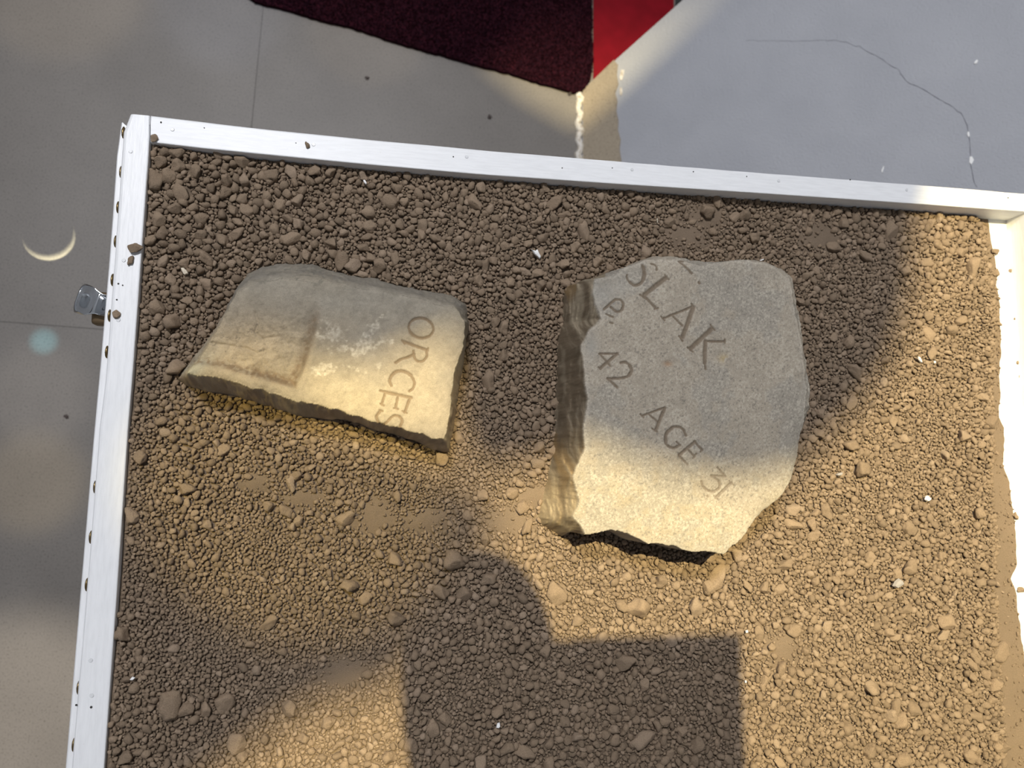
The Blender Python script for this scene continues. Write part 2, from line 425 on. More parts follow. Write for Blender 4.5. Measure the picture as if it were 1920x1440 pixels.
# tray floor with soil stains near the edge of the heap
M_TRAY = new_mat('white_tray_paint', (.80, .80, .78), .45)
ca, cb, cc, cd = px(170, 1800, 0), px(262, 250, 0), px(1990, 385, 0), rp_(sl, 0, .006)
part('tray_floor', mesh_from([(q_[0], q_[1], z_) for z_ in (ZT, ZT - .012) for q_ in (ca, cd, cc, cb)],
     [(0, 1, 2, 3), (7, 6, 5, 4), (0, 4, 5, 1), (1, 5, 6, 2), (2, 6, 7, 3), (3, 7, 4, 0)]), M_TRAY)
t = NT(M_TRAY); co = t.coord(); f = t.noise(co, 45, 4); f2 = t.noise(co, 700, 3, .7)
t.base(t.mix(t.ramp(f2, [(.6, (0, 0, 0)), (.75, (.5, .5, .5))]), t.ramp(f, [(.3, (.74, .73, .70)), (.7, (.82, .82, .80))]), (.5, .4, .28)))
# outer strip under the left rail, nails, apron, legs
so = [(227, 229), (222, 240), (207, 455), (186, 700), (176.5, 800), (150, 1110), (122, 1440), (82, 1900)]
S_o = resample([px(*p, -.012) for p in so], 24); S_i = resample([px(*p, 0) for p in lo_out], 24)
st = []
for a_, b_ in zip(S_o, S_i):
    st.append([np.array((a_[0], a_[1], -.11)), np.array((a_[0], a_[1], -.0135)), np.array((a_[0] + .0012, a_[1], -.012)), np.array((b_[0] - .0002, b_[1], -.012)), np.array((b_[0] - .0002, b_[1], -.11))])
part('side_strip', sweep(st), M_WHITE)
dome = bmesh.new(); bmesh.ops.create_uvsphere(dome, u_segments=14, v_segments=8, radius=1); nail_me = bm_mesh(dome, True)
for (x, y) in ((226, 249), (221.5, 323), (216, 389), (211.5, 453), (205.5, 525), (200, 592), (195, 660), (173, 913), (165, 1007), (157.5, 1096), (142, 1289), (133, 1396)):
    p = px(x + 4, y, -.009); o = part('nail', nail_me, M_BRASS)
    o.matrix_parent_inverse = Matrix.Translation((-.2, 0, -ZF)); o.location = (p[0] + .0010, p[1], -.0085); o.scale = (.0016, .0058, .0035)
lx0 = px(262, 250, 0)[0]
AP = [((lx0 + .03, FY + .004, -.13), (.68, FY + .018, -.052)), ((lx0 + .03, .235, -.13), (.68, .25, -.052)), ((.672, FY + .02, -.13), (.69, .23, -.052)), ((lx0 + .02, FY + .02, -.13), (lx0 + .036, .23, -.052))]
for lo_, hi_ in AP: part('apron', box('tmp', lo_, hi_, M_WHITE).data, M_WHITE)
for o in [o for o in COL.objects if o.name.startswith('tmp')]: bpy.data.objects.remove(o)
for x, y in ((lx0 + .07, .20), (.64, .20), (lx0 + .07, FY + .05), (.64, FY + .05)):
    bm = bmesh.new(); box_bm(bm, (x - .025, y - .025, ZF), (x + .025, y + .025, -.042), .003); part('leg', bm_mesh(bm), M_WHITE)
# nail heads and pin holes on the rails
def disc(x, y, r, mat, name, z=.0002, par=case):
    bm = bmesh.new(); bmesh.ops.create_cone(bm, cap_ends=True, segments=14, radius1=r, radius2=r * .8, depth=.0006); o = part(name, bm_mesh(bm), mat)
    p = px(x, y, 0); o.location = (p[0], p[1], z)
for (x, y) in ((323.5, 243), (588, 271), (875, 294), (1185, 318), (1460, 339), (1700, 356), (245, 284), (232, 488), (222, 600), (172, 1304), (170, 1238)):
    disc(x, y, .0019, M_PLUG, 'nail_plug')
for (x, y, r) in ((302, 229.5, .0009), (383, 240, .0005), (850, 294, .0007), (1054, 315, .0006), (1148, 315, .0006), (1300, 322, .0007), (1594, 337, .0007), (1890, 371, .0009), (171, 1326, .0011), (143, 1322, .0009), (222, 532, .0009), (219, 562, .0008), (230, 535, .0007), (555, 268, .0005), (1400, 331, .0006)):
    disc(x, y, r, M_DARK, 'pin_hole')
# joint line between the two rails
p0, p1 = px(283.5, 218, 0), px(281.5, 234, 0)
part('joint_line', tube([p0 + (0, 0, .0001), p1 + (0, 0, .0001)], .00035, 5), new_mat('joint_grey', (.64, .64, .66), .7))
# chrome latch on the left side
lat = empty('latch'); lat.parent = case; lat.matrix_parent_inverse = Matrix.Translation((-.2, 0, -ZF))
zl = -.060
c_tip = px(144, 558, zl); c_box = px(212, 577, zl)
ax = unit(c_box - c_tip); ay = np.array((-ax[1], ax[0], 0.0)); Lh = np.linalg.norm(c_box - c_tip)
us = np.linspace(0, 1, 30); vs = np.linspace(-1, 1, 15); top, bot = [], []
for u in us:
    s = u * Lh
    hw = .0145 - .0042 * float(sstep(.25, .60, u)) ; 
    if u < .12: hw *= math.sqrt(max(.12, 1 - (1 - u / .12) ** 2 * .62))
    prof = .0085 * math.exp(-((u - .17) / .11) ** 2) - .0060 * math.exp(-((u - .52) / .20) ** 2) + .003 * float(sstep(.7, 1, u))
    if u < .1: prof -= .006 * (1 - u / .1) ** 2
    for v in vs:
        e = (1 - abs(v) ** 4 * .9)
        z = zl + .004 * e + prof * (.4 + .6 * e)
        P = c_tip + ax * s + ay * hw * v
        top.append((P[0], P[1], z)); bot.append((P[0], P[1], zl - .005 * e))
m_, n_ = len(us), len(vs); V = top + bot; off = m_ * n_; Fc = []
for i in range(m_ - 1):
    for j in range(n_ - 1):
        a_ = i * n_ + j; Fc += [(a_, a_ + 1, a_ + n_ + 1, a_ + n_), (off + a_ + n_, off + a_ + n_ + 1, off + a_ + 1, off + a_)]
for i in range(m_ - 1):
    for j in (0, n_ - 1): a_ = i * n_ + j; Fc.append((a_, a_ + n_, off + a_ + n_, off + a_))
for j in range(n_ - 1):
    for i in (0, m_ - 1): a_ = i * n_ + j; Fc.append((a_, a_ + 1, off + a_ + 1, off + a_))
sub('lever', mesh_from(V, Fc, True), M_CHROME, lat)
bx = px(186, 590, zl - .012)
M_LBASE = new_mat('bronzed_hinge', (.20, .14, .08), .4, .8)
bm = bmesh.new(); box_bm(bm, (bx[0] - .006, bx[1] - .010, zl - .022), (bx[0] + .030, bx[1] + .022, zl - .0075), .003); sub('hinge_block', bm_mesh(bm, True), M_LBASE, lat)
lever_rod = [c_box + np.array((-.004, 0, -.002)), c_box + np.array((.02, 0, -.002))]
sub('pivot', tube(lever_rod, .006, 10), M_CHROME, lat)

# ------------------------------------------------------------------ soil bed
def stone_poly(pts): return np.array([px(x, y, z)[:2] for x, y, z in pts])
ZS1, ZS2, ZB = .040, .044, -.016
T1 = [(350, 700), (377, 662), (413, 606), (443, 547), (466, 531), (540, 522), (600, 525), (660, 537), (740, 552), (800, 563), (848, 576), (872, 602), (866, 655), (852, 690), (845, 760), (833, 823), (806, 819), (780, 811), (762, 806), (743, 798), (722, 797), (700, 790), (676, 782), (653, 777), (636, 768), (620, 767), (600, 759), (580, 755), (547, 748), (527, 740), (507, 737), (490, 729), (473, 727), (450, 716), (433, 712), (385, 704)]
B1 = [(325, 713), (377, 650), (413, 597), (443, 537), (460, 510), (487, 494), (533, 488), (590, 491), (620, 502), (660, 514), (707, 519), (743, 532), (807, 541), (853, 551), (881, 570), (882, 600), (874, 655), (866, 723), (858, 773), (843, 852), (828, 850), (813, 847), (790, 835), (767, 826), (735, 815), (700, 808), (672, 796), (647, 790), (600, 787), (567, 784), (530, 774), (487, 760), (440, 747), (393, 738), (350, 730), (330, 718)]
T2 = [(1117, 522), (1147, 517), (1177, 501), (1213, 486), (1253, 483), (1283, 487), (1313, 500), (1343, 494), (1387, 488), (1433, 491), (1460, 504), (1479, 523), (1488, 567), (1498, 623), (1505, 680), (1513, 733), (1510, 793), (1502, 840), (1498, 862), (1486, 893), (1466, 933), (1430, 963), (1410, 987), (1388, 1013), (1358, 1041), (1333, 1034), (1310, 1035), (1287, 1032), (1265, 1024), (1243, 1022), (1207, 1016), (1180, 1002), (1147, 994), (1117, 999), (1097, 1003), (1077, 967), (1087, 937), (1075, 893), (1098, 840), (1093, 807), (1103, 750), (1097, 713), (1093, 647), (1107, 620), (1127, 597), (1115, 550)]
bz = ZS2
B2 = [(1057, 536, ZB), (1117, 518, ZB), (1147, 513, ZB), (1177, 496, ZB), (1213, 481, ZB), (1253, 478, ZB), (1283, 482, ZB), (1313, 496, ZB), (1343, 491, ZB), (1387, 486, ZB), (1434, 488, ZB), (1462, 501, ZB), (1482, 520, ZB), (1492, 566, ZB), (1502, 622, ZB), (1509, 680, ZB), (1516, 733, ZB), (1514, 793, ZB), (1511, 842, bz), (1494, 895, bz), (1472, 936, bz), (1435, 966, bz), (1414, 990, bz), (1392, 1017, bz), (1361, 1044, bz), (1333, 1037, bz), (1310, 1038, bz), (1287, 1035, bz), (1265, 1027, bz), (1243, 1025, bz), (1207, 1019, bz), (1180, 1005, bz), (1147, 997, bz), (1117, 1002, bz), (1097, 1006, bz), (1060, 1009, .0), (1010, 989, ZB), (1002, 970, ZB), (1020, 907, ZB), (1033, 847, ZB), (1038, 753, ZB), (1042, 653, ZB), (1050, 587, ZB)]
PB1 = stone_poly([(x, y, ZB) for x, y in B1]); PB2 = stone_poly(B2)

edge_px = [(1830, 395), (1845, 420), (1855, 470), (1860, 520), (1873, 600), (1866, 640), (1862, 740), (1865, 840), (1862, 900), (1870, 1000), (1866, 1100), (1874, 1200), (1880, 1300), (1887, 1440), (1905, 1800)]
EDGE = resample([px(x, y, -.024)[:2] for x, y in edge_px], 80)
def edge_x(y): return np.interp(-y, -EDGE[::1, 1][::1], EDGE[:, 0])
DUST = [(955, 975, 62, 34), (1545, 440, 60, 38), (1330, 402, 60, 34), (570, 935, 60, 26), (800, 975, 60, 24), (1480, 1215, 50, 45), (700, 965, 50, 40), (640, 1260, 70, 40), (1000, 930, 50, 30), (1290, 440, 60, 30), (480, 905, 40, 22)]
def dust(X, Y):
    P = to_px(np.stack([np.ravel(X), np.ravel(Y), np.full(np.size(X), -.014)], 1)); d = np.zeros(len(P))
    for cx, cy, a_, b_ in DUST: d = np.maximum(d, np.exp(-(((P[:, 0] - cx) / a_) ** 2 + ((P[:, 1] - cy) / b_) ** 2) * 1.1))
    return d.reshape(np.shape(X))
XL, XR = px(280, 267, 0)[0], RXc[0]
def bed(X, Y, flat=False):
    u = np.clip((X - XL) / (XR - XL), 0, 1)
    h = -.0052 - .0070 * sstep(0, .10, u) - .0102 * sstep(.15, .95, u)
    h = h + .0016 * fbm(X, Y, .09, 5, 3)
    if flat: return h
    return h
nx, ny = 300, 250
gxs = np.linspace(-.335, RXc[0] + .012, nx); gys = np.linspace(FY - .001, .325, ny)
GX, GY = np.meshgrid(gxs, gys)
# clip the bed to the inside of the rails
inl = np.array([px(*p, 0)[:2] for p in lo_in[1:]])
def left_x(y): return np.interp(-y, -inl[:, 1], inl[:, 0])
inb = np.array([px(*p, 0)[:2] for p in bi])
def back_y(x): return np.interp(x, inb[:, 0], inb[:, 1])
def right_x(y): return RXc[0] + dyv[0] / dyv[1] * (y - RXc[1])
Hb = bed(GX, GY) + .0026 * dust(GX, GY) - .0022
sl_ = sstep(-.012, .010, GX - edge_x(GY) + .004 * fbm(GX, GY, .02, 9, 3))
Hb = Hb * (1 - sl_) + (ZT - .004) * sl_ + .0005 * fbm(GX, GY, .006, 15, 3)
Xc = np.clip(GX, left_x(GY) - .001, right_x(GY) + .001); Yc = np.minimum(GY, back_y(GX) + .001)
V = np.stack([Xc, Yc, Hb], -1).reshape(-1, 3)
idx = np.arange(nx * ny).reshape(ny, nx)
Fc = np.stack([idx[:-1, :-1], idx[:-1, 1:], idx[1:, 1:], idx[1:, :-1]], -1).reshape(-1, 4)
me = bpy.data.meshes.new('soil'); me.from_pydata(V.tolist(), [], Fc.tolist()); me.polygons.foreach_set('use_smooth', [True] * len(me.polygons))
soil = link('soil', me, M_BED); tag(soil, 'dry crumbled brown clay soil filling the white display case', 'soil', kind='stuff')

# thin smear of dust on the tray floor beyond the heap
sm_px = [(1838, 398), (1852, 412), (1862, 470), (1868, 520), (1874, 580), (1877, 640), (1875, 700), (1873, 780), (1882, 802), (1880, 870), (1893, 905), (1904, 1000), (1905, 1060), (1896, 1085), (1905, 1112), (1914, 1200), (1924, 1262), (1930, 1440), (1945, 1800)]
SM = resample([px(x, y, ZT)[:2] for x, y in sm_px], 260)
SM[:, 0] += .0012 * fbm(SM[:, 1], SM[:, 1] * 0, .012, 31, 4) 
smV, smF = [], []
for i, (x, y) in enumerate(SM):
    x0 = edge_x(y) - .03
    for j, q in enumerate(np.linspace(0, 1, 14)):
        xx = x0 + (x - x0) * q; zz = ZT + .0002 + .0022 * (1 - q) ** 1.5 + .0004 * max(0, 1 - q) * vnoise(xx, y, .004, 77) * (q < 1)
        smV.append((xx, y, zz))
for i in range(len(SM) - 1):
    for j in range(13): a_ = i * 14 + j; smF.append((a_, a_ + 1, a_ + 15, a_ + 14))
o = link('dust_smear', mesh_from(smV, smF, True), M_BED, soil); tag(o, kind='stuff')

# ------------------------------------------------------------------ clods and crumbs
def pebble(seed, sub_):
    rg = random.Random(seed); bm = bmesh.new(); bmesh.ops.create_icosphere(bm, subdivisions=sub_, radius=1)
    planes = []
    for k in range(rg.randint(9, 15)):
        d = Vector((rg.gauss(0, 1), rg.gauss(0, 1), rg.gauss(0, 1))).normalized(); planes.append((d, rg.uniform(.52, .84)))
    ph = [Vector((rg.uniform(0, 9), rg.uniform(0, 9), rg.uniform(0, 9))) for _ in range(3)]
    from mathutils import noise as mn
    sx, sy, sz = rg.uniform(.85, 1.22), rg.uniform(.8, 1.1), rg.uniform(.75, 1.0)
    for v in bm.verts:
        p = v.co.copy()
        for d, h in planes:
            e = p.dot(d) - h
            if e > 0: p -= d * e * .93
        p *= 1 + .26 * mn.noise(p * 1.5 + ph[0]) + .12 * mn.noise(p * 3.6 + ph[1]) + (.09 * mn.noise(p * 7 + ph[2]) if sub_ > 2 else .05 * mn.noise(p * 7 + ph[2]))
        v.co = Vector((p.x * sx, p.y * sy, p.z * sz)) * 1.22
    me = bm_mesh(bm, True)
    return me
NV = 16
PEB = [pebble(100 + i, 2) for i in range(NV)]
for m_ in PEB: m_.materials.append(M_CRUMB)
BIG = [pebble(300 + i, 3) for i in range(18)]
for m_ in BIG: m_.materials.append(M_CLOD)

ctab_x = np.array((230, 600, 900, 1250, 1600, 1850.)); ctab_y = np.array((270, 420, 600, 800, 950, 1100, 1250, 1440.))
CT = np.array([(1.0, .92, .75, .6, .8, .8), (.78, .62, .66, .5, .66, .75), (.5, .5, .55, .6, .5, .5), (.36, .42, .5, .5, .4, .42), (.34, .22, .3, .4, .45, .42), (.18, .2, .45, .45, .5, .46), (.22, .22, .5, .55, .5, .5), (.3, .35, .55, .6, .5, .5)])
def coarse(P):
    xi = np.clip(np.interp(P[:, 0], ctab_x, np.arange(6)), 0, 4.999); yi = np.clip(np.interp(P[:, 1], ctab_y, np.arange(8)), 0, 6.999)
    i, j = yi.astype(int), xi.astype(int); a, b = yi - i, xi - j
    return (CT[i, j] * (1 - b) + CT[i, j + 1] * b) * (1 - a) + (CT[i + 1, j] * (1 - b) + CT[i + 1, j + 1] * b) * a

RES = .0005
x_lo, x_hi, y_lo, y_hi = -.36, RXc[0] + .01, FY + .001, .33
NXR, NYR = int((x_hi - x_lo) / RES), int((y_hi - y_lo) / RES)
clear = np.full((NYR, NXR), .02, np.float32)
sub_x = np.arange(NXR) * RES + x_lo; sub_y = np.arange(NYR) * RES + y_lo
ys_c = np.arange(0, NYR, 4); xs_c = np.arange(0, NXR, 4)
CX, CY = np.meshgrid(sub_x[xs_c], sub_y[ys_c])
# stones occupy their ground
occ = np.minimum(-sdist(CX, CY, PB1), -sdist(CX, CY, PB2)) + .0045
# rails and the heap's edge
occ = np.minimum(occ, CX - left_x(CY) - .0002); occ = np.minimum(occ, back_y(CX) - CY - .0010)
occ = np.minimum(occ, edge_x(CY) + .004 - CX + .003 * vnoise(CX, CY, .012, 4)); occ = np.minimum(occ, right_x(CY) - CX)
occ = np.repeat(np.repeat(occ, 4, 0), 4, 1)[:NYR, :NXR]
clear[:occ.shape[0], :occ.shape[1]] = np.minimum(clear[:occ.shape[0], :occ.shape[1]], occ)
PK = []
def place(x, y, r, rest):
    PK.append((x, y, r))
    R = r + rest; i0, i1 = max(0, int((y - R - y_lo) / RES)), min(NYR, int((y + R - y_lo) / RES) + 2); j0, j1 = max(0, int((x - R - x_lo) / RES)), min(NXR, int((x + R - x_lo) / RES) + 2)
    d = np.sqrt((sub_y[i0:i1, None] - y) ** 2 + (sub_x[None, j0:j1] - x) ** 2) - r
    np.minimum(clear[i0:i1, j0:j1], d, out=clear[i0:i1, j0:j1])
def clear_at(x, y):
    return clear[np.clip(((y - y_lo) / RES).astype(int), 0, NYR - 1), np.clip(((x - x_lo) / RES).astype(int), 0, NXR - 1)]
# clods whose place shows in the photograph: x, y, diameter in pixels
FEAT = [(1047, 1112, 46), (848, 1052, 40), (650, 971, 30), (739, 1046, 26), (503, 950, 24), (536, 958, 24), (548, 988, 18), (742, 1160, 36), (322, 1312, 38), (420, 1316, 36), (444, 1393, 36), (505, 1165, 26), (1600, 640, 34), (1612, 693, 38), (1808, 868, 18), (1873, 790, 32), (1893, 1228, 40), (1880, 1290, 34), (1570, 462, 30), (1812, 468, 30), (1835, 500, 40), (1678, 430, 34), (1330, 395, 36), (1095, 432, 32), (1212, 430, 22), (1545, 775, 24), (1755, 625, 30), (1795, 615, 28), (1750, 590, 26), (1430, 1190, 26), (1130, 1200, 30), (825, 1110, 30), (870, 1112, 30), (915, 1085, 26), (730, 1420, 30), (835, 1350, 28), (815, 1365, 32), (970, 1325, 24), (1495, 985, 30), (1480, 1060, 26), (1700, 1360, 34), (1690, 1330, 28), (1600, 1370, 30), (1640, 1415, 34), (1705, 1428, 28), (1440, 1105, 26), (1560, 1178, 28), (1778, 1192, 26), (1470, 1255, 30), (1350, 375, 28), (1420, 440, 24), (1400, 400, 24), (295, 345, 34), (318, 335, 28), (345, 365, 32), (305, 310, 26), (410, 285, 32), (455, 305, 26), (560, 420, 24), (545, 448, 30), (690, 400, 30), (725, 310, 28), (735, 380, 28), (425, 340, 26), (525, 385, 26), (620, 455, 26), (285, 455, 28), (640, 490, 32), (660, 500, 34), (710, 500, 28), (325, 605, 36), (300, 580, 30), (330, 690, 34), (270, 860, 26), (420, 845, 24), (350, 915, 24), (945, 670, 24), (915, 715, 30), (930, 605, 26), (1010, 840, 26), (1005, 870, 24), (905, 930, 26), (960, 925, 26), (1080, 985, 0)]
for x, y, dpx in FEAT:
    if not dpx: continue
    p = px(x, y, -.012); r = dpx / 2 / 2000 * .84
    place(p[0], p[1], r, .008)
NFEAT = len(PK)
classes = [.0078, .0070, .0062, .0055, .0049, .0043, .0038, .0033, .0029, .0025, .0022, .0019, .0016, .00135, .00115, .00098, .00084]
for ci, r in enumerate(classes):
    N = int(1.14 * [900, 1300, 1900, 2800, 4200, 6500, 9000, 14000, 20000, 30000, 42000, 60000, 80000, 105000, 130000, 150000, 150000][ci])
    xs = RNG.uniform(x_lo, x_hi, N); ys = RNG.uniform(y_lo, y_hi, N); rs = r * RNG.uniform(.90, 1.10, N)
    P = to_px(np.stack([xs, ys, np.full(N, -.014)], 1)); c = coarse(P) + .22 * fbm(xs, ys, .05, 41, 3); du = dust(xs, ys)
    rmax = .0014 + .0050 * np.clip(c, .05, 1.1)
    pr = np.clip((rmax * 1.12 - rs) / (rmax * .35) + .12, 0, 1) * np.where(rs > .6 * rmax, .34, .60)
    pr = np.where(rs > rmax * 1.05, .016 + .01 * c, pr)
    if r < .0018: pr = np.ones(N)
    pr = pr * (1 - np.clip(du * 1.5 - .35, 0, .97)) * np.where((du > .35) & (r < .0028), .25, 1)
    ok = (RNG.random(N) < pr)
    xs, ys, rs = xs[ok], ys[ok], rs[ok]
    ok = clear_at(xs, ys) > rs * .68
    for x, y, rr_ in zip(xs[ok], ys[ok], rs[ok]):
        if clear[int((y - y_lo) / RES), int((x - x_lo) / RES)] > rr_ * .70: place(x, y, rr_, r)
for k in range(420):                       # loose grains on the smear of dust
    y = RNG.uniform(-.44, .27); x1 = np.interp(-y, -SM[:, 1], SM[:, 0]); x0 = edge_x(y); q = RNG.random() ** .8
    PK.append((x0 + (x1 - x0) * q * 1.02, y, RNG.choice((.0006, .0008, .001, .0014, .0019), p=(.3, .3, .22, .12, .06))))
PK = np.array(PK)
print('crumbs', len(PK))
pz = bed(PK[:, 0], PK[:, 1]) + .0012 * dust(PK[:, 0], PK[:, 1]) - .0008
ex = sstep(-.012, .006, PK[:, 0] - edge_x(PK[:, 1])); pz = pz * (1 - ex) + (ZT + .0005) * ex
ppx = to_px(np.stack([PK[:, 0], PK[:, 1], pz], 1))
inframe = (ppx[:, 0] > 150) & (ppx[:, 0] < 1915) & (ppx[:, 1] > 230) & (ppx[:, 1] < 1438)
order = np.argsort(-PK[:, 2] * (inframe | (np.arange(len(PK)) < NFEAT)))
pick = order[:292]; rest = np.setdiff1d(np.arange(len(PK)), pick)

def crumb_scale(r, rg): return np.stack([r * rg.uniform(1.08, 1.34, len(r)), r * rg.uniform(1.0, 1.2, len(r)), r * rg.uniform(.92, 1.22, len(r))], 1)
scl = crumb_scale(PK[:, 2], RNG)
rot = np.stack([RNG.normal(0, .35, len(PK)), RNG.normal(0, .35, len(PK)), RNG.uniform(0, 6.283, len(PK))], 1)
zc = pz + PK[:, 2] * RNG.uniform(.10, .50, len(PK))
me = bpy.data.meshes.new('crumb_points')
me.from_pydata(np.stack([PK[rest, 0], PK[rest, 1], zc[rest]], 1).tolist(), [], [])
for nm, arr, typ, key in (('scl', scl[rest], 'FLOAT_VECTOR', 'vector'), ('rot', rot[rest], 'FLOAT_VECTOR', 'vector'), ('idx', RNG.integers(0, NV, len(rest)), 'INT', 'value')):
    a_ = me.attributes.new(nm, typ, 'POINT'); a_.data.foreach_set(key, np.ascontiguousarray(arr).ravel())
crumbs = link('crumbs', me, M_CRUMB, soil); tag(crumbs, kind='stuff')
src = []
for i, m_ in enumerate(PEB):
    src.append(bpy.data.objects.new('crumb_source', m_))
ng = bpy.data.node_groups.new('scatter_crumbs', 'GeometryNodeTree')
ng.interface.new_socket('Geometry', in_out='INPUT', socket_type='NodeSocketGeometry'); ng.interface.new_socket('Geometry', in_out='OUTPUT', socket_type='NodeSocketGeometry')
N_ = ng.nodes.new; Lk = ng.links.new
gi, go = N_('NodeGroupInput'), N_('NodeGroupOutput'); iop = N_('GeometryNodeInstanceOnPoints'); jn = N_('GeometryNodeJoinGeometry')
for so_ in reversed(src):
    oi = N_('GeometryNodeObjectInfo'); oi.inputs['Object'].default_value = so_; g2i = N_('GeometryNodeGeometryToInstance')
    Lk(oi.outputs['Geometry'], g2i.inputs[0]); Lk(g2i.outputs[0], jn.inputs[0])
def attr(nm, typ):
    a_ = N_('GeometryNodeInputNamedAttribute'); a_.data_type = typ; a_.inputs['Name'].default_value = nm; return a_.outputs['Attribute']
Lk(gi.outputs[0], iop.inputs['Points']); Lk(jn.outputs[0], iop.inputs['Instance']); iop.inputs['Pick Instance'].default_value = True
Lk(attr('idx', 'INT'), iop.inputs['Instance Index']); e2r = N_('FunctionNodeEulerToRotation'); Lk(attr('rot', 'FLOAT_VECTOR'), e2r.inputs[0]); Lk(e2r.outputs[0], iop.inputs['Rotation'])
Lk(attr('scl', 'FLOAT_VECTOR'), iop.inputs['Scale']); Lk(iop.outputs[0], go.inputs[0])
md = crumbs.modifiers.new('scatter', 'NODES'); md.node_group = ng

ZONES = [(300, 310, 'in the far corner by the left and back rails'), (300, 420, 'beside the upper left rail'), (470, 330, 'along the back rail near its left end'), (450, 450, 'beyond the rounded end of the ORCES stone'),
    (640, 360, 'along the back rail behind the ORCES stone'), (640, 470, 'touching the far side of the ORCES stone'), (800, 400, 'behind the lettered end of the ORCES stone'), (950, 400, 'along the back rail between the two stones'),
    (960, 520, 'between the two stones, at their far ends'), (955, 680, 'between the two stones, midway along'), (940, 860, 'between the two stones, at their near ends'), (1110, 400, 'behind the left corner of the AGE stone'),
    (1100, 470, 'at the far left corner of the AGE stone'), (1270, 400, 'on the fine grit behind the AGE stone'), (1400, 410, 'behind the right end of the AGE stone'), (1540, 430, 'on the bare dust beyond the AGE stone'), (1650, 440, 'along the back rail near the right corner'),
    (1800, 470, 'in the right corner by the bare white tray'), (1590, 560, 'right of the top corner of the AGE stone'), (1600, 690, 'right of the middle of the AGE stone'), (1780, 600, 'on the sunlit soil below the right corner'), (1860, 600, 'on the upper edge of the heap by the white tray'),
    (1780, 760, 'by the lower white chip at the right'), (1580, 850, 'right of the near corner of the AGE stone'), (1860, 860, 'on the heap edge beside the dusty white tray'), (1720, 960, 'near the white chip on the right hand soil'), (1520, 1000, 'below the slanted corner of the AGE stone'),
    (310, 590, 'between the left rail and the ORCES stone'), (300, 690, 'at the pointed tip of the ORCES stone'), (300, 830, 'beside the left rail below the ORCES stone'), (440, 840, 'just below the tip end of the ORCES stone'), (640, 860, 'in the shade below the ORCES stone'), (830, 940, 'on smooth dust below the ORCES stone corner'),
    (360, 960, 'on the amber lit fine soil by the left rail'), (540, 960, 'in the amber lit patch of bare dust'), (700, 1010, 'on the amber lit soil above the hand shadow'), (300, 1130, 'by the left rail where the shade begins'), (450, 1150, 'in the soft brown shade left of the hand shadow'), (640, 1150, 'in the shade at the wrist of the hand shadow'),
    (870, 1090, 'at the top of the hand shadow'), (1040, 1110, 'on the rim of the hand shadow near the AGE stone'), (880, 1200, 'in the middle of the hand shadow'), (1180, 1110, 'on bright soil below the AGE stone'), (1330, 1120, 'on bright soil above the phone shadow'), (320, 1300, 'low in the brown shade beside the left rail'),
    (480, 1360, 'on the lower edge of the brown shade'), (680, 1390, 'in the bright wedge left of the arm shadow'), (850, 1340, 'along the left edge of the arm shadow'), (970, 1370, 'inside the arm shadow near the bottom'), (1150, 1260, 'at the top left of the phone shadow'), (1300, 1260, 'at the top right of the phone shadow'), (1250, 1390, 'low inside the phone shadow'),
    (1460, 1230, 'on bright soil right of the phone shadow'), (1480, 1380, 'low on bright soil right of the phone shadow'), (1600, 1150, 'around the grey shard on the bright soil'), (1620, 1330, 'on the bright soil below the grey shard'), (1760, 1130, 'on bright soil right of the grey shard'), (1760, 1290, 'towards the lower right of the bright soil'), (1740, 1400, 'at the bottom of the bright right hand soil'), (1880, 1080, 'on the dusty heap edge low at the right'), (1890, 1270, 'on the heap edge near the bottom right')]
zx = np.array([(a_, b_) for a_, b_, _ in ZONES], float)
ORD = ['largest', 'second largest', 'third largest', 'fourth largest', 'fifth largest', 'sixth largest', 'seventh largest', 'eighth largest', 'ninth largest', 'tenth largest', 'eleventh largest', 'twelfth largest', 'thirteenth largest', 'fourteenth largest', 'fifteenth largest', 'sixteenth largest', 'seventeenth largest', 'eighteenth largest', 'nineteenth largest', 'twentieth largest']
zid = np.argmin(((ppx[pick][:, None, :] - zx[None]) ** 2).sum(2), 1)
for z_ in range(len(ZONES)):
    mem = [k for k, q in zip(pick, zid) if q == z_]; mem.sort(key=lambda k: -PK[k, 2])
    for rank, k in enumerate(mem):
        o = bpy.data.objects.new('soil_clod', BIG[int(k) % len(BIG)]); COL.objects.link(o)
        o.location = (PK[k, 0], PK[k, 1], zc[k] - PK[k, 2] * .08); o.scale = scl[k]; o.rotation_euler = rot[k]
        tag(o, f'{ORD[min(rank, 19)]} soil clod {ZONES[z_][2]}', 'clod', 'soil clods ' + ZONES[z_][2])

# loose clods on the rails, the tray edge and the floor
def loose(name, x, y, z, dpx, label, cat, mat_me, squash=.75, group=None, seed=0, mm=2000):
    p = px(x, y, z); r = dpx / 2 / mm
    o = bpy.data.objects.new(name, mat_me); COL.objects.link(o)
    o.location = (p[0], p[1], z + r * squash * .62); o.scale = (r * 1.1, r, r * squash); o.rotation_euler = (0, 0, seed * 1.3)
    tag(o, label, cat, group); return o
for i, (x, y, d, lb) in enumerate([(256, 468, 20, 'brown clod overlapping the inner edge of the left rail'), (246, 489, 12, 'small brown clod on the left rail just below the overlapping one'), (219, 590, 13, 'small brown clod alone on the left rail level with the latch'), (289, 261, 12, 'small clod perched on the inner far corner of the rails'), (576, 272, 9, 'tiny dark clod on the back rail beside a nail head')]):
    loose('loose_clod', x, y, 0, d, lb, 'clod', BIG[(i * 5) % 18], seed=i)
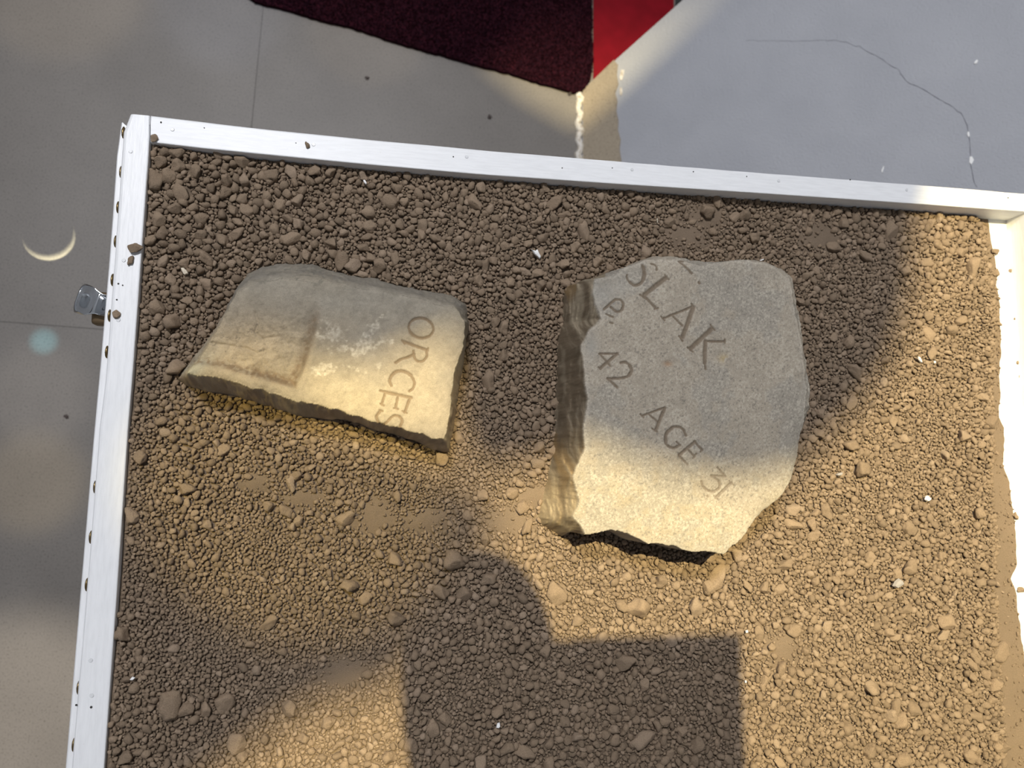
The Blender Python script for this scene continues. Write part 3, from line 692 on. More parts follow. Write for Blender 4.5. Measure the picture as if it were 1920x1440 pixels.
for i, (x, y, d, lb) in enumerate([(1895, 508, 9, 'crumb in the crack at the foot of the right rail'), (1903, 598, 8, 'crumb at the foot of the right rail below the crack crumb'), (1908, 680, 8, 'upper of two crumbs close together by the right rail'), (1911, 705, 8, 'lower of two crumbs close together by the right rail'), (1902, 968, 14, 'grey brown crumb on the white tray by the dusty edge'), (1911, 1106, 13, 'rusty crumb on the white tray in the notch of the dust'), (1866, 512, 15, 'broken clod leaning off the heap onto the white tray'), (1863, 472, 17, 'angular clod lying flat on the white tray by the heap')]):
    loose('loose_crumb', x, y, ZT, d, lb, 'clod', BIG[(i * 7 + 3) % 18], seed=i)
M_GRIT = new_mat('dark_grit', (.07, .055, .05), .9)
gm = BIG[4].copy(); gm.materials.clear(); gm.materials.append(M_GRIT)
for i, (x, y, d, lb) in enumerate([(688, 147, 7, 'dark speck of grit on the floor under the carpet corner shade'), (918, 220, 8, 'dark speck of grit on the floor nearest the back rail'), (125, 781, 7, 'dark speck of grit on the floor left of the case'), (1069, 174, 11, 'dark red fibre clump at the corner of the carpet')]):
    loose('grit', x, y, ZF, d, lb, 'grit', gm, seed=i, mm=930)
def flake(name, x, y, z, pts, th, mat, label, cat, tilt=(0, 0)):
    P = px(x, y, z); V, Fc = flake_mesh([(a_ / 2000, -b_ / 2000) for a_, b_ in pts], th)
    o = link(name, mesh_from(V, Fc), mat); o.location = (P[0], P[1], z); o.rotation_euler = (tilt[0], tilt[1], 0); tag(o, label, cat); return o
def top_z(x, y, d=.004): p = px(x, y, -.012); return float(bed(np.array(p[0]), np.array(p[1]))) + d
flake('plaster_flake', 1005, 475, top_z(1005, 475, .006), [(-11, -7), (-2, -5), (2, -8), (6, -1), (11, 6), (9, 11), (2, 6), (-4, 2)], .002, M_PLASTER, 'white angular plaster flake on the soil between stones and back rail', 'flake', (.2, .15))
flake('plaster_flake', 346, 508, top_z(346, 508, .004), [(-7, -5), (-2, -6), (5, 0), (7, 5), (0, 8), (-4, 2)], .002, M_CREAM, 'cream stone chip near the left rail by the ORCES stone', 'flake', (.1, .1))
flake('plaster_flake', 1739, 935, top_z(1739, 935, .005), [(-9, 2), (-6, -5), (0, -7), (4, -3), (9, -1), (5, 4), (-2, 6)], .002, M_PLASTER, 'bright white chip beside a clod on the right hand soil', 'flake', (.1, .2))
flake('plaster_flake', 1724, 674, top_z(1724, 674, .005), [(-6, -6), (-1, -6), (5, 3), (7, 7), (2, 6), (-3, 1)], .0015, M_PLASTER, 'slim white chip among clods right of the AGE stone', 'flake', (.15, .1))
flake('plaster_flake', 1752, 679, top_z(1752, 679, .004), [(-2, -3), (2, -3), (3, 2), (-1, 3)], .001, M_PLASTER, 'tiny white speck just right of the slim white chip', 'flake')
flake('shard', 1683, 1093, top_z(1683, 1093, .005), [(-14, 6), (-8, -4), (2, -10), (10, -6), (14, 1), (6, 6), (-4, 11)], .003, M_SHARD, 'flat grey glassy shard on the bright soil', 'shard', (.12, .1))
flake('shard', 1573, 889, top_z(1573, 889, .004), [(-9, 2), (-2, -3), (8, -4), (6, 2), (-3, 4)], .002, M_SHARD, 'thin grey slate sliver right of the near AGE stone corner', 'shard')
flake('plaster_flake', 1398, 1278, top_z(1398, 1278, .004), [(-2, -3), (2, -2), (1, 3), (-2, 2)], .001, M_PLASTER, 'tiny white speck at the right edge of the phone shadow', 'flake')
flake('plaster_flake', 1400, 1184, top_z(1400, 1184, .004), [(-3, -2), (2, -3), (3, 2), (-2, 3)], .001, M_PLASTER, 'tiny white speck at the top corner of the phone shadow', 'flake')
flake('plaster_flake', 248, 1272, top_z(248, 1272, .004), [(-4, 2), (0, -3), (5, -1), (1, 3)], .001, M_PLASTER, 'small white speck low beside the left rail', 'flake')
flake('plaster_flake', 934, 1360, top_z(934, 1360, .005), [(-4, 4), (-2, -4), (3, -5), (4, 2), (1, 5)], .0015, M_PLASTER, 'pale grey chip inside the arm shadow', 'flake')
flake('plaster_flake', 684, 342, top_z(684, 342, .006), [(-4, -4), (0, -5), (4, 1), (3, 5), (-1, 2)], .0015, M_PLASTER, 'small white chip under the back rail behind the ORCES stone', 'flake')
flake('plaster_flake', 1428, 487, ZS2 - .002, [(-5, 1), (4, -2), (5, 0), (-3, 3)], .001, M_PLASTER, 'white sliver on the far rim of the AGE stone', 'flake')
flake('straw_bit', 1232, 414, top_z(1232, 414, .004), [(-1, -5), (1, -5), (1.4, 5), (0, 5)], .0008, M_CREAM, 'pale straw fragment on the grit behind the AGE stone', 'straw')

# ------------------------------------------------------------------ the two inscribed stones
GS = .00062
def grid_stone(name, Tp, Bp, zt, zfun, strokes, cfun, label):
    """Tp, Bp outlines of top and foot in the ground plan; heights between them slope from zt to ZB"""
    lo_, hi_ = Bp.min(0) - .002, Bp.max(0) + .002
    xs = np.arange(lo_[0], hi_[0], GS); ys = np.arange(lo_[1], hi_[1], GS); X, Y = np.meshgrid(xs, ys)
    wob = .0011 * fbm(X, Y, .009, 3, 4); wob2 = .0008 * fbm(X, Y, .007, 8, 4)
    dT = sdist(X, Y, Tp) + wob; dB = sdist(X, Y, Bp) + wob2
    top = zt + zfun(X, Y, dT)
    s = np.clip(-dT / np.maximum(-dT + np.maximum(dB, 0), 1e-5), 0, 1); s = np.where(dT > 0, 0, s); s = np.where(dB < 0, 1, s)
    strat = .0022 * np.sin(s * 11 + 2.5 * fbm(X, Y, .05, 12, 3)) * s * (1 - s) * 4 * .6
    rough = .0016 * fbm(X, Y, .012, 21, 4, .6) * np.clip(s * 6, 0, 1)
    if name == 'stone_two': rough = rough * .5 + .0024 * fbm(X * 3.2, Y * .42, .012, 23, 4, .65) * np.clip(s * 5, 0, 1) * np.clip((1 - s) * 5, 0, 1)
    prof = s ** 1.15
    Z = top * (1 - prof) + (ZB - .006) * prof + np.where(s > 0, strat + rough, 0)
    edge = np.where(dT > 0, np.exp(-np.maximum(dT, 0) / .0016), 0); Z = Z - .0012 * edge
    # lettering cut as V grooves
    cut = np.zeros(X.shape)
    for w, pts in strokes:
        P = np.array([px(a_, b_, zt)[:2] for a_, b_ in pts]); hw = w * 1.28 / 2 / (F / (HC - zt))
        q0, q1 = P.min(0) - hw * 2, P.max(0) + hw * 2
        i0, i1 = np.searchsorted(ys, (q0[1], q1[1])); j0, j1 = np.searchsorted(xs, (q0[0], q1[0]))
        if i1 <= i0 or j1 <= j0: continue
        d = seg_dist(X[i0:i1, j0:j1], Y[i0:i1, j0:j1], P)
        d = d + .00022 * vnoise(X[i0:i1, j0:j1], Y[i0:i1, j0:j1], .0018, 55)
        cut[i0:i1, j0:j1] = np.maximum(cut[i0:i1, j0:j1], np.clip(1.25 - d / hw, 0, 1))
    cut = np.where(dT > -.0005, cut, 0)
    Z = Z - .0011 * cut
    keep = dB > -.0016
    fk = keep[:-1, :-1] & keep[:-1, 1:] & keep[1:, 1:] & keep[1:, :-1]
    idx = np.arange(X.size).reshape(X.shape)
    Fq = np.stack([idx[:-1, :-1], idx[:-1, 1:], idx[1:, 1:], idx[1:, :-1]], -1)[fk]
    used = np.unique(Fq); mp = np.full(X.size, -1); mp[used] = np.arange(len(used))
    V = np.stack([X, Y, Z], -1).reshape(-1, 3)[used]; Fq = mp[Fq]
    me = bpy.data.meshes.new(name)
    me.vertices.add(len(V)); me.vertices.foreach_set('co', V.ravel()); me.loops.add(Fq.size); me.loops.foreach_set('vertex_index', Fq.ravel().astype(np.int32))
    me.polygons.add(len(Fq)); me.polygons.foreach_set('loop_start', np.arange(0, Fq.size, 4, dtype=np.int32)); me.polygons.foreach_set('use_smooth', np.ones(len(Fq), bool)); me.update(calc_edges=True); me.validate()
    C = cfun(X, Y, s, cut, dT, to_px(np.stack([X, Y, Z], -1).reshape(-1, 3)).reshape(*X.shape, 2)).reshape(-1, 3)[used]
    a_ = me.attributes.new('stone_colour', 'FLOAT_COLOR', 'POINT'); a_.data.foreach_set('color', np.c_[C, np.ones(len(C))].astype(np.float32).ravel())
    return me
M_STONE = new_mat('inscribed_stone', (.4, .35, .28), .85); t = NT(M_STONE); co = t.coord()
at = t.n('ShaderNodeAttribute', attribute_name='stone_colour'); f = t.noise(co, 1100, 4, .7); f3 = t.noise(co, 120, 4, .6)
c = t.mix(1.0, at.outputs['Color'], t.ramp(f, [(.28, (.80, .79, .78)), (.5, (1, 1, 1)), (.72, (1.17, 1.17, 1.17))]), 'MULTIPLY')
t.base(c); t.norm(t.bump(f, .45, .0009, t.bump(f3, .25, .0016))); t.b.inputs['Specular IOR Level'].default_value = .25
def lerp(a_, b_, m_): return a_ * (1 - m_[..., None]) + np.array(b_) * m_[..., None]
def flat(c, X): return np.broadcast_to(np.array(c, float), X.shape + (3,)).copy()
def blob(P, cx, cy, a_, b_, th=0):
    dx, dy = P[..., 0] - cx, P[..., 1] - cy; u = dx * math.cos(th) + dy * math.sin(th); v = -dx * math.sin(th) + dy * math.cos(th)
    return np.exp(-((u / a_) ** 2 + (v / b_) ** 2))

# stone lettered ORCES
def arc(cx, cy, ra, rb, a0, a1, th, n=22):
    an = np.radians(np.linspace(a0, a1, n)); c_, s_ = math.cos(th), math.sin(th)
    return [(cx + ra * math.cos(q) * c_ - rb * math.sin(q) * s_, cy + ra * math.cos(q) * s_ + rb * math.sin(q) * c_) for q in an]
def c5(*p): return [(640 + a_ / 4.8, 560 + b_ / 4.8) for a_, b_ in p]
S1 = [(3.6, arc(789.6, 615, 23.5, 18.5, 0, 360, .22)), (5.2, arc(789.6, 615, 23.5, 18.5, 40, 140, .22)), (5.0, arc(789.6, 615, 23.5, 18.5, 215, 320, .22)),
      (5.0, c5((560, 385), (775, 464))), (2.6, c5((545, 372), (572, 408))), (2.6, c5((783, 445), (768, 478))), (4.0, catmull(c5((765, 470), (768, 520), (735, 560), (685, 560), (655, 520), (650, 470)))), (4.6, catmull(c5((655, 500), (600, 525), (540, 545), (490, 575)))),
      (4.2, catmull(c5((452, 785), (436, 735), (470, 670), (540, 652), (610, 675), (655, 740), (650, 800), (612, 835)))), (5.6, catmull(c5((455, 690), (500, 655), (570, 655), (630, 690)))),
      (5.4, c5((392, 840), (628, 892))), (3.2, c5((350, 828), (400, 842))), (4.0, c5((395, 845), (365, 950))), (4.0, c5((512, 868), (488, 985))), (4.6, c5((618, 890), (572, 1022))), (2.6, c5((350, 945), (385, 962))), (2.6, c5((470, 985), (512, 995))), (2.8, c5((552, 1012), (590, 1030))),
      (4.4, catmull(c5((350, 1010), (318, 1060), (340, 1120), (385, 1130), (430, 1090), (470, 1055), (520, 1060), (548, 1100), (530, 1150)))), (2.6, c5((340, 1000), (372, 1012)))]
PT1 = stone_poly([(x, y, ZS1) for x, y in T1])
PAN = stone_poly([(x, y, ZS1) for x, y in [(330, 688), (340, 640), (390, 575), (430, 540), (520, 545), (604, 552), (600, 590), (586, 640), (570, 690), (553, 726), (520, 716), (470, 705), (420, 692), (375, 681), (350, 686)]])
def z1(X, Y, dT):
    d = sdist(X, Y, PAN); P = to_px(np.stack([X.ravel(), Y.ravel(), np.full(X.size, ZS1)], 1)).reshape(*X.shape, 2)
    rec = sstep(-.0015, .0060, d + .0012 * fbm(X, Y, .014, 63, 3)) * sstep(545, 650, P[..., 1])
    rg = .0009 * fbm(X, Y, .010, 61, 4, .6) * rec
    ck = np.exp(-(seg_dist(X, Y, np.array([px(a_, b_, ZS1)[:2] for a_, b_ in [(395, 640), (430, 645), (460, 650), (480, 660), (492, 655)]])) / .0012) ** 2) + np.exp(-(seg_dist(X, Y, np.array([px(a_, b_, ZS1)[:2] for a_, b_ in [(478, 585), (482, 605), (476, 620), (490, 632), (520, 628)]])) / .0012) ** 2)
    ridge = .0010 * np.exp(-((d + .004) / .004) ** 2)
    return -.0078 * rec + rg - .0012 * ck + ridge * sstep(548, 600, P[..., 1]) + .0008 * fbm(X, Y, .05, 71, 3) + .00025 * fbm(X, Y, .004, 73, 3)
def col1(X, Y, s, cut, dT, P):
    n1, n2, n3 = fbm(X, Y, .03, 81, 4), fbm(X, Y, .008, 83, 4), fbm(X, Y, .0025, 85, 3)
    C = flat((.335, .285, .208), X)
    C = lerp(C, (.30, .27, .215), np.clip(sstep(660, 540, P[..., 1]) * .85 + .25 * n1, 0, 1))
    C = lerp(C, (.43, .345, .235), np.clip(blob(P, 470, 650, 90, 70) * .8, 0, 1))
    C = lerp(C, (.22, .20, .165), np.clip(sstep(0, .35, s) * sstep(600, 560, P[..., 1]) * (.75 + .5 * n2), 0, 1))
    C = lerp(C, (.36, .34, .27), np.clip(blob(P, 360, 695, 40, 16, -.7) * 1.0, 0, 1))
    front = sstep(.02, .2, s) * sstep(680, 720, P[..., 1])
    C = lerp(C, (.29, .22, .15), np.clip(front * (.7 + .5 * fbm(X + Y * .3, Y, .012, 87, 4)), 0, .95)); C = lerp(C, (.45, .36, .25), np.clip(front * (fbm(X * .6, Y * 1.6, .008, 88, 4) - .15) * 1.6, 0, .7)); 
    # lime crust
    lm = np.zeros(X.shape)
    for a_ in ((700, 615, 34, 12, -.9), (690, 650, 40, 14, -.35), (640, 655, 46, 13, -.1), (660, 690, 30, 5, .4), (733, 640, 6, 5, 0), (711, 688, 6, 9, .2), (620, 625, 40, 22, .3), (605, 690, 30, 14, 0)): lm = np.maximum(lm, blob(P, *a_) * (1 if a_[2] < 45 else .8))
    C = lerp(C, (.55, .49, .385), np.clip((lm - .50 + .42 * n3 + .30 * n2) * 2.0, 0, .8) * sstep(.10, .45, lm) * (.62 + .5 * vnoise(X, Y, .0014, 97)))
    C = lerp(C, (.17, .14, .105), np.clip((np.exp(-((n2 + .1) / .05) ** 2) * blob(P, 450, 640, 100, 45) * .8), 0, .7))
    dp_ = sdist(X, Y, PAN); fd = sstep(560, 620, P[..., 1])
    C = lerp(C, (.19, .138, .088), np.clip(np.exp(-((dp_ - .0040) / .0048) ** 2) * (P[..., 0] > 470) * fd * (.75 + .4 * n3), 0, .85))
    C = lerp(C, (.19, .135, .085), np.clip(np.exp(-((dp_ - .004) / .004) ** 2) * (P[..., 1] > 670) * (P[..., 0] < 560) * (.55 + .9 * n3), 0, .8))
    C = lerp(C, (.13, .125, .10), np.clip((np.abs(fbm(X, Y * 3, .02, 99, 4)) < .12) * blob(P, 560, 515, 120, 28) * .55, 0, .6))
    C = C * (1 + .09 * n2 + .08 * n3)[..., None]
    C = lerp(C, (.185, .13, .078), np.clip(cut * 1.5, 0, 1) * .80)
    return np.clip(C * .90, .02, .9)
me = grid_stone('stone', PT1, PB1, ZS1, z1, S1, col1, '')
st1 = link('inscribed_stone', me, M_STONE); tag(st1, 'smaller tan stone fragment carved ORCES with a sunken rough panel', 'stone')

# stone lettered SLAK / 42 / AGE 31
def c4(*p): return [(1000 + a_ / 4.8, 480 + b_ / 4.8) for a_, b_ in p]
def c2(*p): return [(960 + a_ / 3, 440 + b_ / 3) for a_, b_ in p]
def c3(*p): return [(960 + a_ / 3, 720 + b_ / 3) for a_, b_ in p]
S2 = [(5.4, catmull(c4((985, 85), (1002, 140), (992, 205), (960, 250), (915, 262), (875, 235)))), (3.2, catmull(c4((875, 240), (850, 200), (850, 165)))), (7.2, c4((990, 100), (1003, 160), (990, 210))), (3.6, catmull(c4((1065, 70), (1095, 78), (1112, 100), (1108, 125)))),
      (8.0, c4((998, 350), (1195, 195))), (3.4, c4((1185, 172), (1222, 212))), (3.4, c4((962, 350), (1010, 385))), (5.0, c4((1000, 365), (1100, 468))), (3.2, c4((1090, 478), (1122, 470))),
      (4.0, c4((1178, 560), (1435, 455))), (3.0, c4((1150, 545), (1182, 580))), (8.2, c4((1440, 460), (1345, 725))), (3.4, c4((1310, 720), (1345, 765))), (3.4, c4((1425, 430), (1450, 462))), (3.8, c4((1250, 535), (1345, 630))),
      (8.4, c4((1420, 830), (1605, 655))), (3.4, c4((1595, 620), (1635, 668))), (3.4, c4((1388, 822), (1438, 862))), (4.0, c4((1540, 768), (1725, 770))), (2.8, c4((1725, 750), (1728, 785))), (7.4, c4((1548, 765), (1545, 900), (1545, 960))), (4.2, c4((1545, 950), (1553, 1015))),
      (4.4, c4((1330, 50), (1425, 156))), (3.4, c4((1320, 42), (1400, 38))), (4.8, c4((1493, 238), (1497, 246))),
      (4.6, c4((638, 478), (738, 390))), (4.4, catmull(c4((738, 390), (785, 396), (808, 432), (798, 482), (760, 502), (728, 488), (700, 462)))), (3.0, c4((655, 522), (690, 540), (718, 550))), (3.4, c4((690, 600), (712, 605))),
      (3.6, c4((592, 882), (755, 880))), (5.2, c4((755, 882), (600, 1012))), (3.4, c4((608, 895), (690, 988))), (2.6, c4((585, 1000), (605, 1025))),
      (4.4, catmull(c4((785, 962), (830, 958), (872, 990), (885, 1035), (855, 1080), (790, 1100), (670, 1106)))), (6.0, catmull(c4((865, 985), (885, 1030), (860, 1075)))), (4.6, c4((668, 1104), (755, 1182))),
      (3.4, c2((730, 1020), (862, 972))), (6.0, c2((860, 975), (808, 1100))), (3.2, c2((768, 1008), (825, 1058))), (2.8, c2((722, 1010), (742, 1030))), (2.8, c2((790, 1092), (818, 1108))),
      (4.4, catmull(c2((980, 1130), (960, 1092), (920, 1080), (880, 1102), (862, 1140), (870, 1180), (905, 1200), (945, 1185)))), (6.0, catmull(c2((900, 1088), (868, 1120), (866, 1165)))), (3.4, c2((945, 1185), (925, 1165))),
      (5.6, c2((942, 1240), (1030, 1165))), (3.6, c2((938, 1242), (990, 1292))), (3.6, c2((988, 1203), (1030, 1250))), (4.0, c2((1028, 1165), (1072, 1212))), (2.6, c2((1040, 1232), (1020, 1258))), (2.6, c2((1062, 1222), (1075, 1208))),
      (3.6, c3((1158, 470), (1205, 520), (1122, 515))), (4.4, catmull(c3((1125, 518), (1165, 545), (1168, 585), (1125, 605), (1080, 580), (1068, 548)))), (5.0, c3((1238, 555), (1148, 640))), (2.6, c3((1225, 545), (1250, 568))), (2.6, c3((1138, 630), (1160, 648))), (3.2, c3((1102, 630), (1106, 634)))]
PT2 = stone_poly([(x, y, ZS2) for x, y in T2])
def z2(X, Y, dT):
    P = to_px(np.stack([X.ravel(), Y.ravel(), np.full(X.size, ZS2)], 1)).reshape(*X.shape, 2)
    return -.004 * blob(P, 1140, 535, 45, 22, -.4) - .0035 * blob(P, 1265, 485, 40, 10) - .006 * sstep(1478, 1515, P[..., 0]) * sstep(760, 830, P[..., 1]) * (P[..., 1] < 990) \
        - .0045 * blob(P, 1440, 970, 30, 20, -.7) - .003 * blob(P, 1100, 650, 14, 30) - .0016 * blob(P, 1352, 668, 12, 9) - .0012 * blob(P, 1252, 682, 8, 5) + .0010 * fbm(X, Y, .06, 91, 3) + .0002 * fbm(X, Y, .003, 93, 3)
def col2(X, Y, s, cut, dT, P):
    n1, n2, n3 = fbm(X, Y, .04, 181, 4), fbm(X, Y, .010, 183, 4), fbm(X, Y, .0015, 185, 2, .8)
    C = flat((.375, .328, .258), X)
    C = lerp(C, (.365, .31, .21), np.clip(.45 + .5 * n1, 0, 1) * sstep(780, 960, P[..., 1]) * .8)
    C = lerp(C, (.305, .28, .235), np.clip(sstep(.05, .6, n1 + .4 * n2) * .7 + blob(P, 1390, 520, 60, 40) * .45, 0, .8))
    C = lerp(C, (.50, .455, .37), np.clip((n3 - .25) * 1.1 + n2 * .25, 0, .6))
    C = lerp(C, (.20, .18, .15), np.clip((-n3 - .62) * 2.5, 0, .7))
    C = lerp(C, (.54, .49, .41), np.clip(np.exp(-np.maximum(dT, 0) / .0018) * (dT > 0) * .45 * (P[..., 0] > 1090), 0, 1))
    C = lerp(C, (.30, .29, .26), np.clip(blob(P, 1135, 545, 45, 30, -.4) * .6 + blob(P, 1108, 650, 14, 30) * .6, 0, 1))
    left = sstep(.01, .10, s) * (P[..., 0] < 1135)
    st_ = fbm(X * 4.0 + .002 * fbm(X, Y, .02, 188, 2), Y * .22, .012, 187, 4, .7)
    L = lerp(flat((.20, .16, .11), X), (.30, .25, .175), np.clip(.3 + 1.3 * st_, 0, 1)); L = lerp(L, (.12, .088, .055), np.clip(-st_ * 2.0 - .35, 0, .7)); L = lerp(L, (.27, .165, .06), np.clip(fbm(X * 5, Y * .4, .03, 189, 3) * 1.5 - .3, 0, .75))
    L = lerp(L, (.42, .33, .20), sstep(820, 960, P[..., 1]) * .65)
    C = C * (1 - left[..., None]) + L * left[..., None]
    C = lerp(C, (.36, .24, .15), np.clip(blob(P, 1252, 682, 8, 5) * .9, 0, 1)); C = lerp(C, (.36, .27, .12), np.clip(blob(P, 1357, 672, 10, 8) * .6 * (n2 > 0), 0, 1))
    C = C * (1 + .05 * n2)[..., None]
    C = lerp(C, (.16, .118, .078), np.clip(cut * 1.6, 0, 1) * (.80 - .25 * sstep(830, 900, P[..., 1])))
    return np.clip(C * .90, .02, .9)
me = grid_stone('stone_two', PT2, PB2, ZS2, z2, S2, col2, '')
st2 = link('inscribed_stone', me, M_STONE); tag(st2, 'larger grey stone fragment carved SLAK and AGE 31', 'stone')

# ------------------------------------------------------------------ added flag shaping the shade of the warm spot, photographer with phone (both above and outside the frame)
def cast(S, z, zs=-.012):
    """point at height z on the line from the warm spot to ground point S"""
    k = (z - zs) / (LW[2] - zs); return np.array((S[0] + (LW[0] - S[0]) * k, S[1] + (LW[1] - S[1]) * k, z))
ZFLAG = 2.05
fl_px = [(-700, 1900), (380, 1480), (470, 1400), (560, 1335), (640, 1300), (735, 1285), (800, 1210), (880, 1090), (930, 990), (895, 915), (850, 885), (760, 850), (640, 815), (540, 780), (580, 745), (720, 715), (830, 668), (852, 660), (848, 780), (890, 880), (960, 878), (1060, 850), (1200, 908), (1340, 932), (1470, 905), (1590, 790), (1670, 690), (1715, 560), (1725, 440), (1745, 335), (2300, 240), (2300, -500)]  # outline of the added flag, traced from the shade it casts
def cast3(P, z):
    k = (z - LW[2]) / (P[2] - LW[2]); return LW + (np.array(P) - LW) * k
fp = [cast3(px(x, y, -.012), ZFLAG) for x, y in fl_px]
fp += [cast3(on_slope(x, y), ZFLAG) for x, y in ((1420, -80), (1340, 0), (1250, 85), (1160, 170))]
fp += [cast3(px(x, y, ZF), ZFLAG) for x, y in ((1080, 238), (985, 185), (900, 118), (955, 85), (984, 30), (985, -160))]
fp += [cast3(px(-700, -160, ZF), ZFLAG)]
V = [p for p in fp] + [p + np.array((0, 0, .002)) for p in fp]; n = len(fp)
fl = link('added_flag', mesh_from(V, [tuple(range(n))[::-1], tuple(range(n, 2 * n))] + [(i, (i + 1) % n, n + (i + 1) % n, n + i) for i in range(n)]), M_BLACK)
tag(fl, 'added unseen black flag outlined to shape the warm spot shade', 'added flag')

dp = px(88.5, 434, ZF); sp_ = px(92, 445, ZF); kz = (1.7 - ZF) / 3.0
bm = bmesh.new(); bmesh.ops.create_cone(bm, cap_ends=True, segments=40, radius1=.0530 * (1 - kz), radius2=.0530 * (1 - kz), depth=.002)
o = link('added_beam_stop', bm_mesh(bm), M_BLACK); o.location = (dp[0] * (1 - kz) + sp_[0] * kz, dp[1] * (1 - kz) + sp_[1] * kz, 1.7)  # unseen disc added to cut the floor spot down to a crescent
tag(o, 'tiny unseen disc added in the floor spot beam to leave a crescent', 'added beam stop')

# phone
ZP = .90
c1 = cast(px(1393, 1187, -.012), ZP); 
PW, PL = .125, .19
phone = empty('phone', (c1[0] - PW / 2, c1[1] - PL / 2, ZP)); tag(phone, 'black phone held out over the case by the photographer', 'phone')
bm = bmesh.new(); box_bm(bm, (-PW / 2, -PL / 2, -.004), (PW / 2, PL / 2, .004), .0028, 3); link('body', bm_mesh(bm, True), M_BLACK, phone)
M_GLASS = new_mat('dark_screen', (.01, .01, .012), .08)
bm = bmesh.new(); box_bm(bm, (-PW / 2 + .004, -PL / 2 + .004, .0041), (PW / 2 - .004, PL / 2 - .004, .0046)); link('screen', bm_mesh(bm), M_GLASS, phone)
bm = bmesh.new(); box_bm(bm, (.005, .045, -.0065), (.038, .077, -.004), .001); link('camera_bump', bm_mesh(bm), M_GLASS, phone)

# photographer: one skinned body
J, Rd, Ed = [], [], []
def jn_(p, r, par=None):
    J.append(tuple(map(float, p))); Rd.append(r)
    if par is not None: Ed.append((par, len(J) - 1))
    return len(J) - 1
bx_, by_ = .30, -.80
pel = jn_((bx_, by_, .13), (.155, .115)); wst = jn_((bx_, by_ + .01, .30), (.135, .10), pel); chs = jn_((bx_, by_ + .05, .47), (.155, .11), wst); upc = jn_((bx_, by_ + .09, .58), (.12, .085), chs)
nk = jn_((bx_, by_ + .13, .68), (.055, .058), upc); hd0 = jn_((bx_, by_ + .17, .76), (.066, .078), nk); hd1 = jn_((bx_, by_ + .20, .84), (.076, .092), hd0); hd2 = jn_((bx_, by_ + .205, .91), (.062, .075), hd1)
fch = jn_((bx_, by_ + .245, .775), (.026, .024), hd0)
for sx_ in (-1, 1):
    hp = jn_((bx_ + sx_ * .095, by_, .06), (.09, .095), pel); kn = jn_((bx_ + sx_ * .11, by_ + .03, -.33), (.058, .062), hp); an = jn_((bx_ + sx_ * .115, by_ - .01, -.715), (.040, .043), kn); toe = jn_((bx_ + sx_ * .13, by_ + .13, -.765), (.042, .033), an)
# right arm hangs
sh = jn_((bx_ + .185, by_ + .08, .57), (.062, .062), upc); el = jn_((bx_ + .25, by_ + .05, .29), (.045, .045), sh); wr = jn_((bx_ + .26, by_ + .12, .05), (.029, .029), el); pm = jn_((bx_ + .26, by_ + .135, -.03), (.018, .036), wr)
for k, q in enumerate((-.024, -.008, .008, .024)):
    a_ = jn_((bx_ + .26, by_ + .14 + q, -.075), (.0095, .0095), pm); b_ = jn_((bx_ + .255, by_ + .145 + q, -.112 + abs(q) * .4), (.0088, .0088), a_); jn_((bx_ + .247, by_ + .15 + q, -.135 + abs(q) * .5), (.0075, .0075), b_)
a_ = jn_((bx_ + .25, by_ + .175, -.03), (.011, .011), pm); jn_((bx_ + .245, by_ + .19, -.065), (.009, .009), a_)
# left arm reaches out to the phone's left edge
hq = cast(px(893, 1118, -.012), ZP); hx, hy = hq[0], hq[1]; eq = cast(px(1005, 1700, -.012), .60)
sh = jn_((bx_ - .185, by_ + .12, .60), (.062, .062), upc); el = jn_((eq[0], eq[1], .60), (.060, .060), sh); fa = jn_((eq[0] * .5 + hx * .5, eq[1] * .5 + hy * .5, .74), (.074, .070), el); wr = jn_((hx + .006, hy - .075, .865), (.060, .044), fa); pm = jn_((hx, hy - .005, .892), (.062, .028), wr)
for q, e in ((-.026, .012), (.004, .024), (.034, .016)):                     # folded knuckles
    jn_((hx + q, hy + e, .888), (.026, .022), pm)
pe = c1[0] - PW                                                              # phone's left edge
for k, ln in enumerate((.9, 1.05, 1.0, .82)):
    fy = c1[1] - .016 - k * .021
    a_ = jn_((hx + .022, fy - .006, .880), (.0105, .0105), pm); b_ = jn_((hx * .4 + pe * .6, fy - .002, .868), (.0098, .0098), a_); jn_((pe + .030 * ln, fy, .886), (.0085, .0085), b_)
a_ = jn_((hx + .024, c1[1] - .030, .914), (.013, .013), pm); b_ = jn_((pe - .010, c1[1] - .022, .920), (.011, .011), a_); jn_((pe + .026, c1[1] - .020, .914), (.009, .009), b_)
me = bpy.data.meshes.new('body'); me.from_pydata(J, Ed, []); me.update()
person = link('person', me)
sk_ = person.modifiers.new('skin', 'SKIN'); 
for i, v in enumerate(me.skin_vertices[0].data): v.radius = Rd[i]; v.use_root = (i == pel)
ss = person.modifiers.new('sub', 'SUBSURF'); ss.levels = 3; ss.render_levels = 3
dg = bpy.context.evaluated_depsgraph_get(); me2 = bpy.data.meshes.new_from_object(person.evaluated_get(dg))
person.modifiers.clear(); person.data = me2
hc = np.array((bx_, by_ + .20, .835)); co_ = np.zeros(len(me2.vertices) * 3); me2.vertices.foreach_get('co', co_); co_ = co_.reshape(-1, 3)
lc = co_ - hc; hm = co_[:, 2] > .70
g_ = lambda c_, sg: np.exp(-(((lc - np.array(c_)) / np.array(sg)) ** 2).sum(1)) * hm
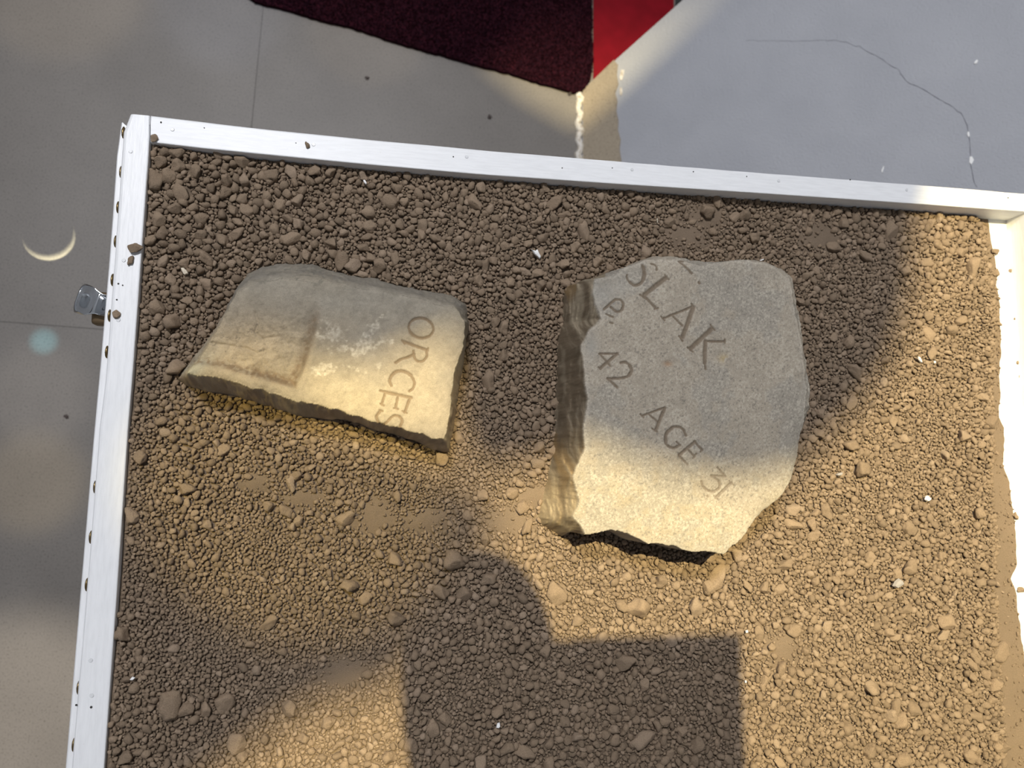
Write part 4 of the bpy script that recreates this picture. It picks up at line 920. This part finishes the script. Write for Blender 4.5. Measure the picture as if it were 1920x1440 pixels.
yf = lc[hm & (np.abs(lc[:, 0]) < .02) & (np.abs(lc[:, 2]) < .03)][:, 1].max(); xs_ = np.abs(lc[hm & (np.abs(lc[:, 2]) < .03)][:, 0]).max()
co_[:, 1] += .024 * g_((0, yf, -.012), (.013, .05, .022)) - .007 * (g_((.030, yf, .014), (.016, .05, .011)) + g_((-.030, yf, .014), (.016, .05, .011))) + .005 * g_((0, yf, .034), (.05, .05, .009)) + .005 * g_((0, yf, -.052), (.022, .05, .007)) - .004 * g_((0, yf, -.058), (.02, .05, .003))
co_[:, 0] += .020 * (g_((xs_, -.005, .0), (.05, .016, .028)) - g_((-xs_, -.005, .0), (.05, .016, .028)))
me2.vertices.foreach_set('co', co_.ravel()); me2.update()
M_SKIN = new_mat('skin', (.50, .32, .24), .6); M_SHIRT = new_mat('navy_shirt', (.03, .045, .09), .9); M_TROU = new_mat('dark_trousers', (.03, .03, .035), .9); M_SHOE = new_mat('black_shoe', (.015, .015, .015), .5); M_HAIR = new_mat('dark_hair', (.03, .02, .015), .8)
me2.materials.clear()
for m_ in (M_SKIN, M_SHIRT, M_TROU, M_SHOE, M_HAIR): me2.materials.append(m_)
for p in me2.polygons:
    x, y, z = p.center; k = 1
    if z > .665 and y < -.45: k = 4 if (z > .885 or (z > .765 and y < by_ + .175)) else 0
    elif z < -.70: k = 3
    elif z < .16 and abs(x - bx_) < .235: k = 2
    elif (x > bx_ + .2 and z < .10) or (y > c1[1] - .085 and z > .84): k = 0
    p.material_index = k; p.use_smooth = True
M_EYE = new_mat('eye_white', (.8, .78, .75), .2); M_LIP = new_mat('lip', (.36, .16, .14), .6)
for sx_ in (-1, 1):
    bm = bmesh.new(); bmesh.ops.create_uvsphere(bm, u_segments=16, v_segments=10, radius=.0105); e_ = link('eye', bm_mesh(bm, True), M_EYE, person); e_.location = (hc[0] + sx_ * .030, hc[1] + yf - .016, hc[2] + .012)
    bm = bmesh.new(); bmesh.ops.create_uvsphere(bm, u_segments=12, v_segments=8, radius=.005); i_ = link('iris', bm_mesh(bm, True), M_BLACK, e_); i_.location = (0, .0064, -.002)
tag(person, 'photographer in navy shirt leaning in with one arm stretched out', 'person')
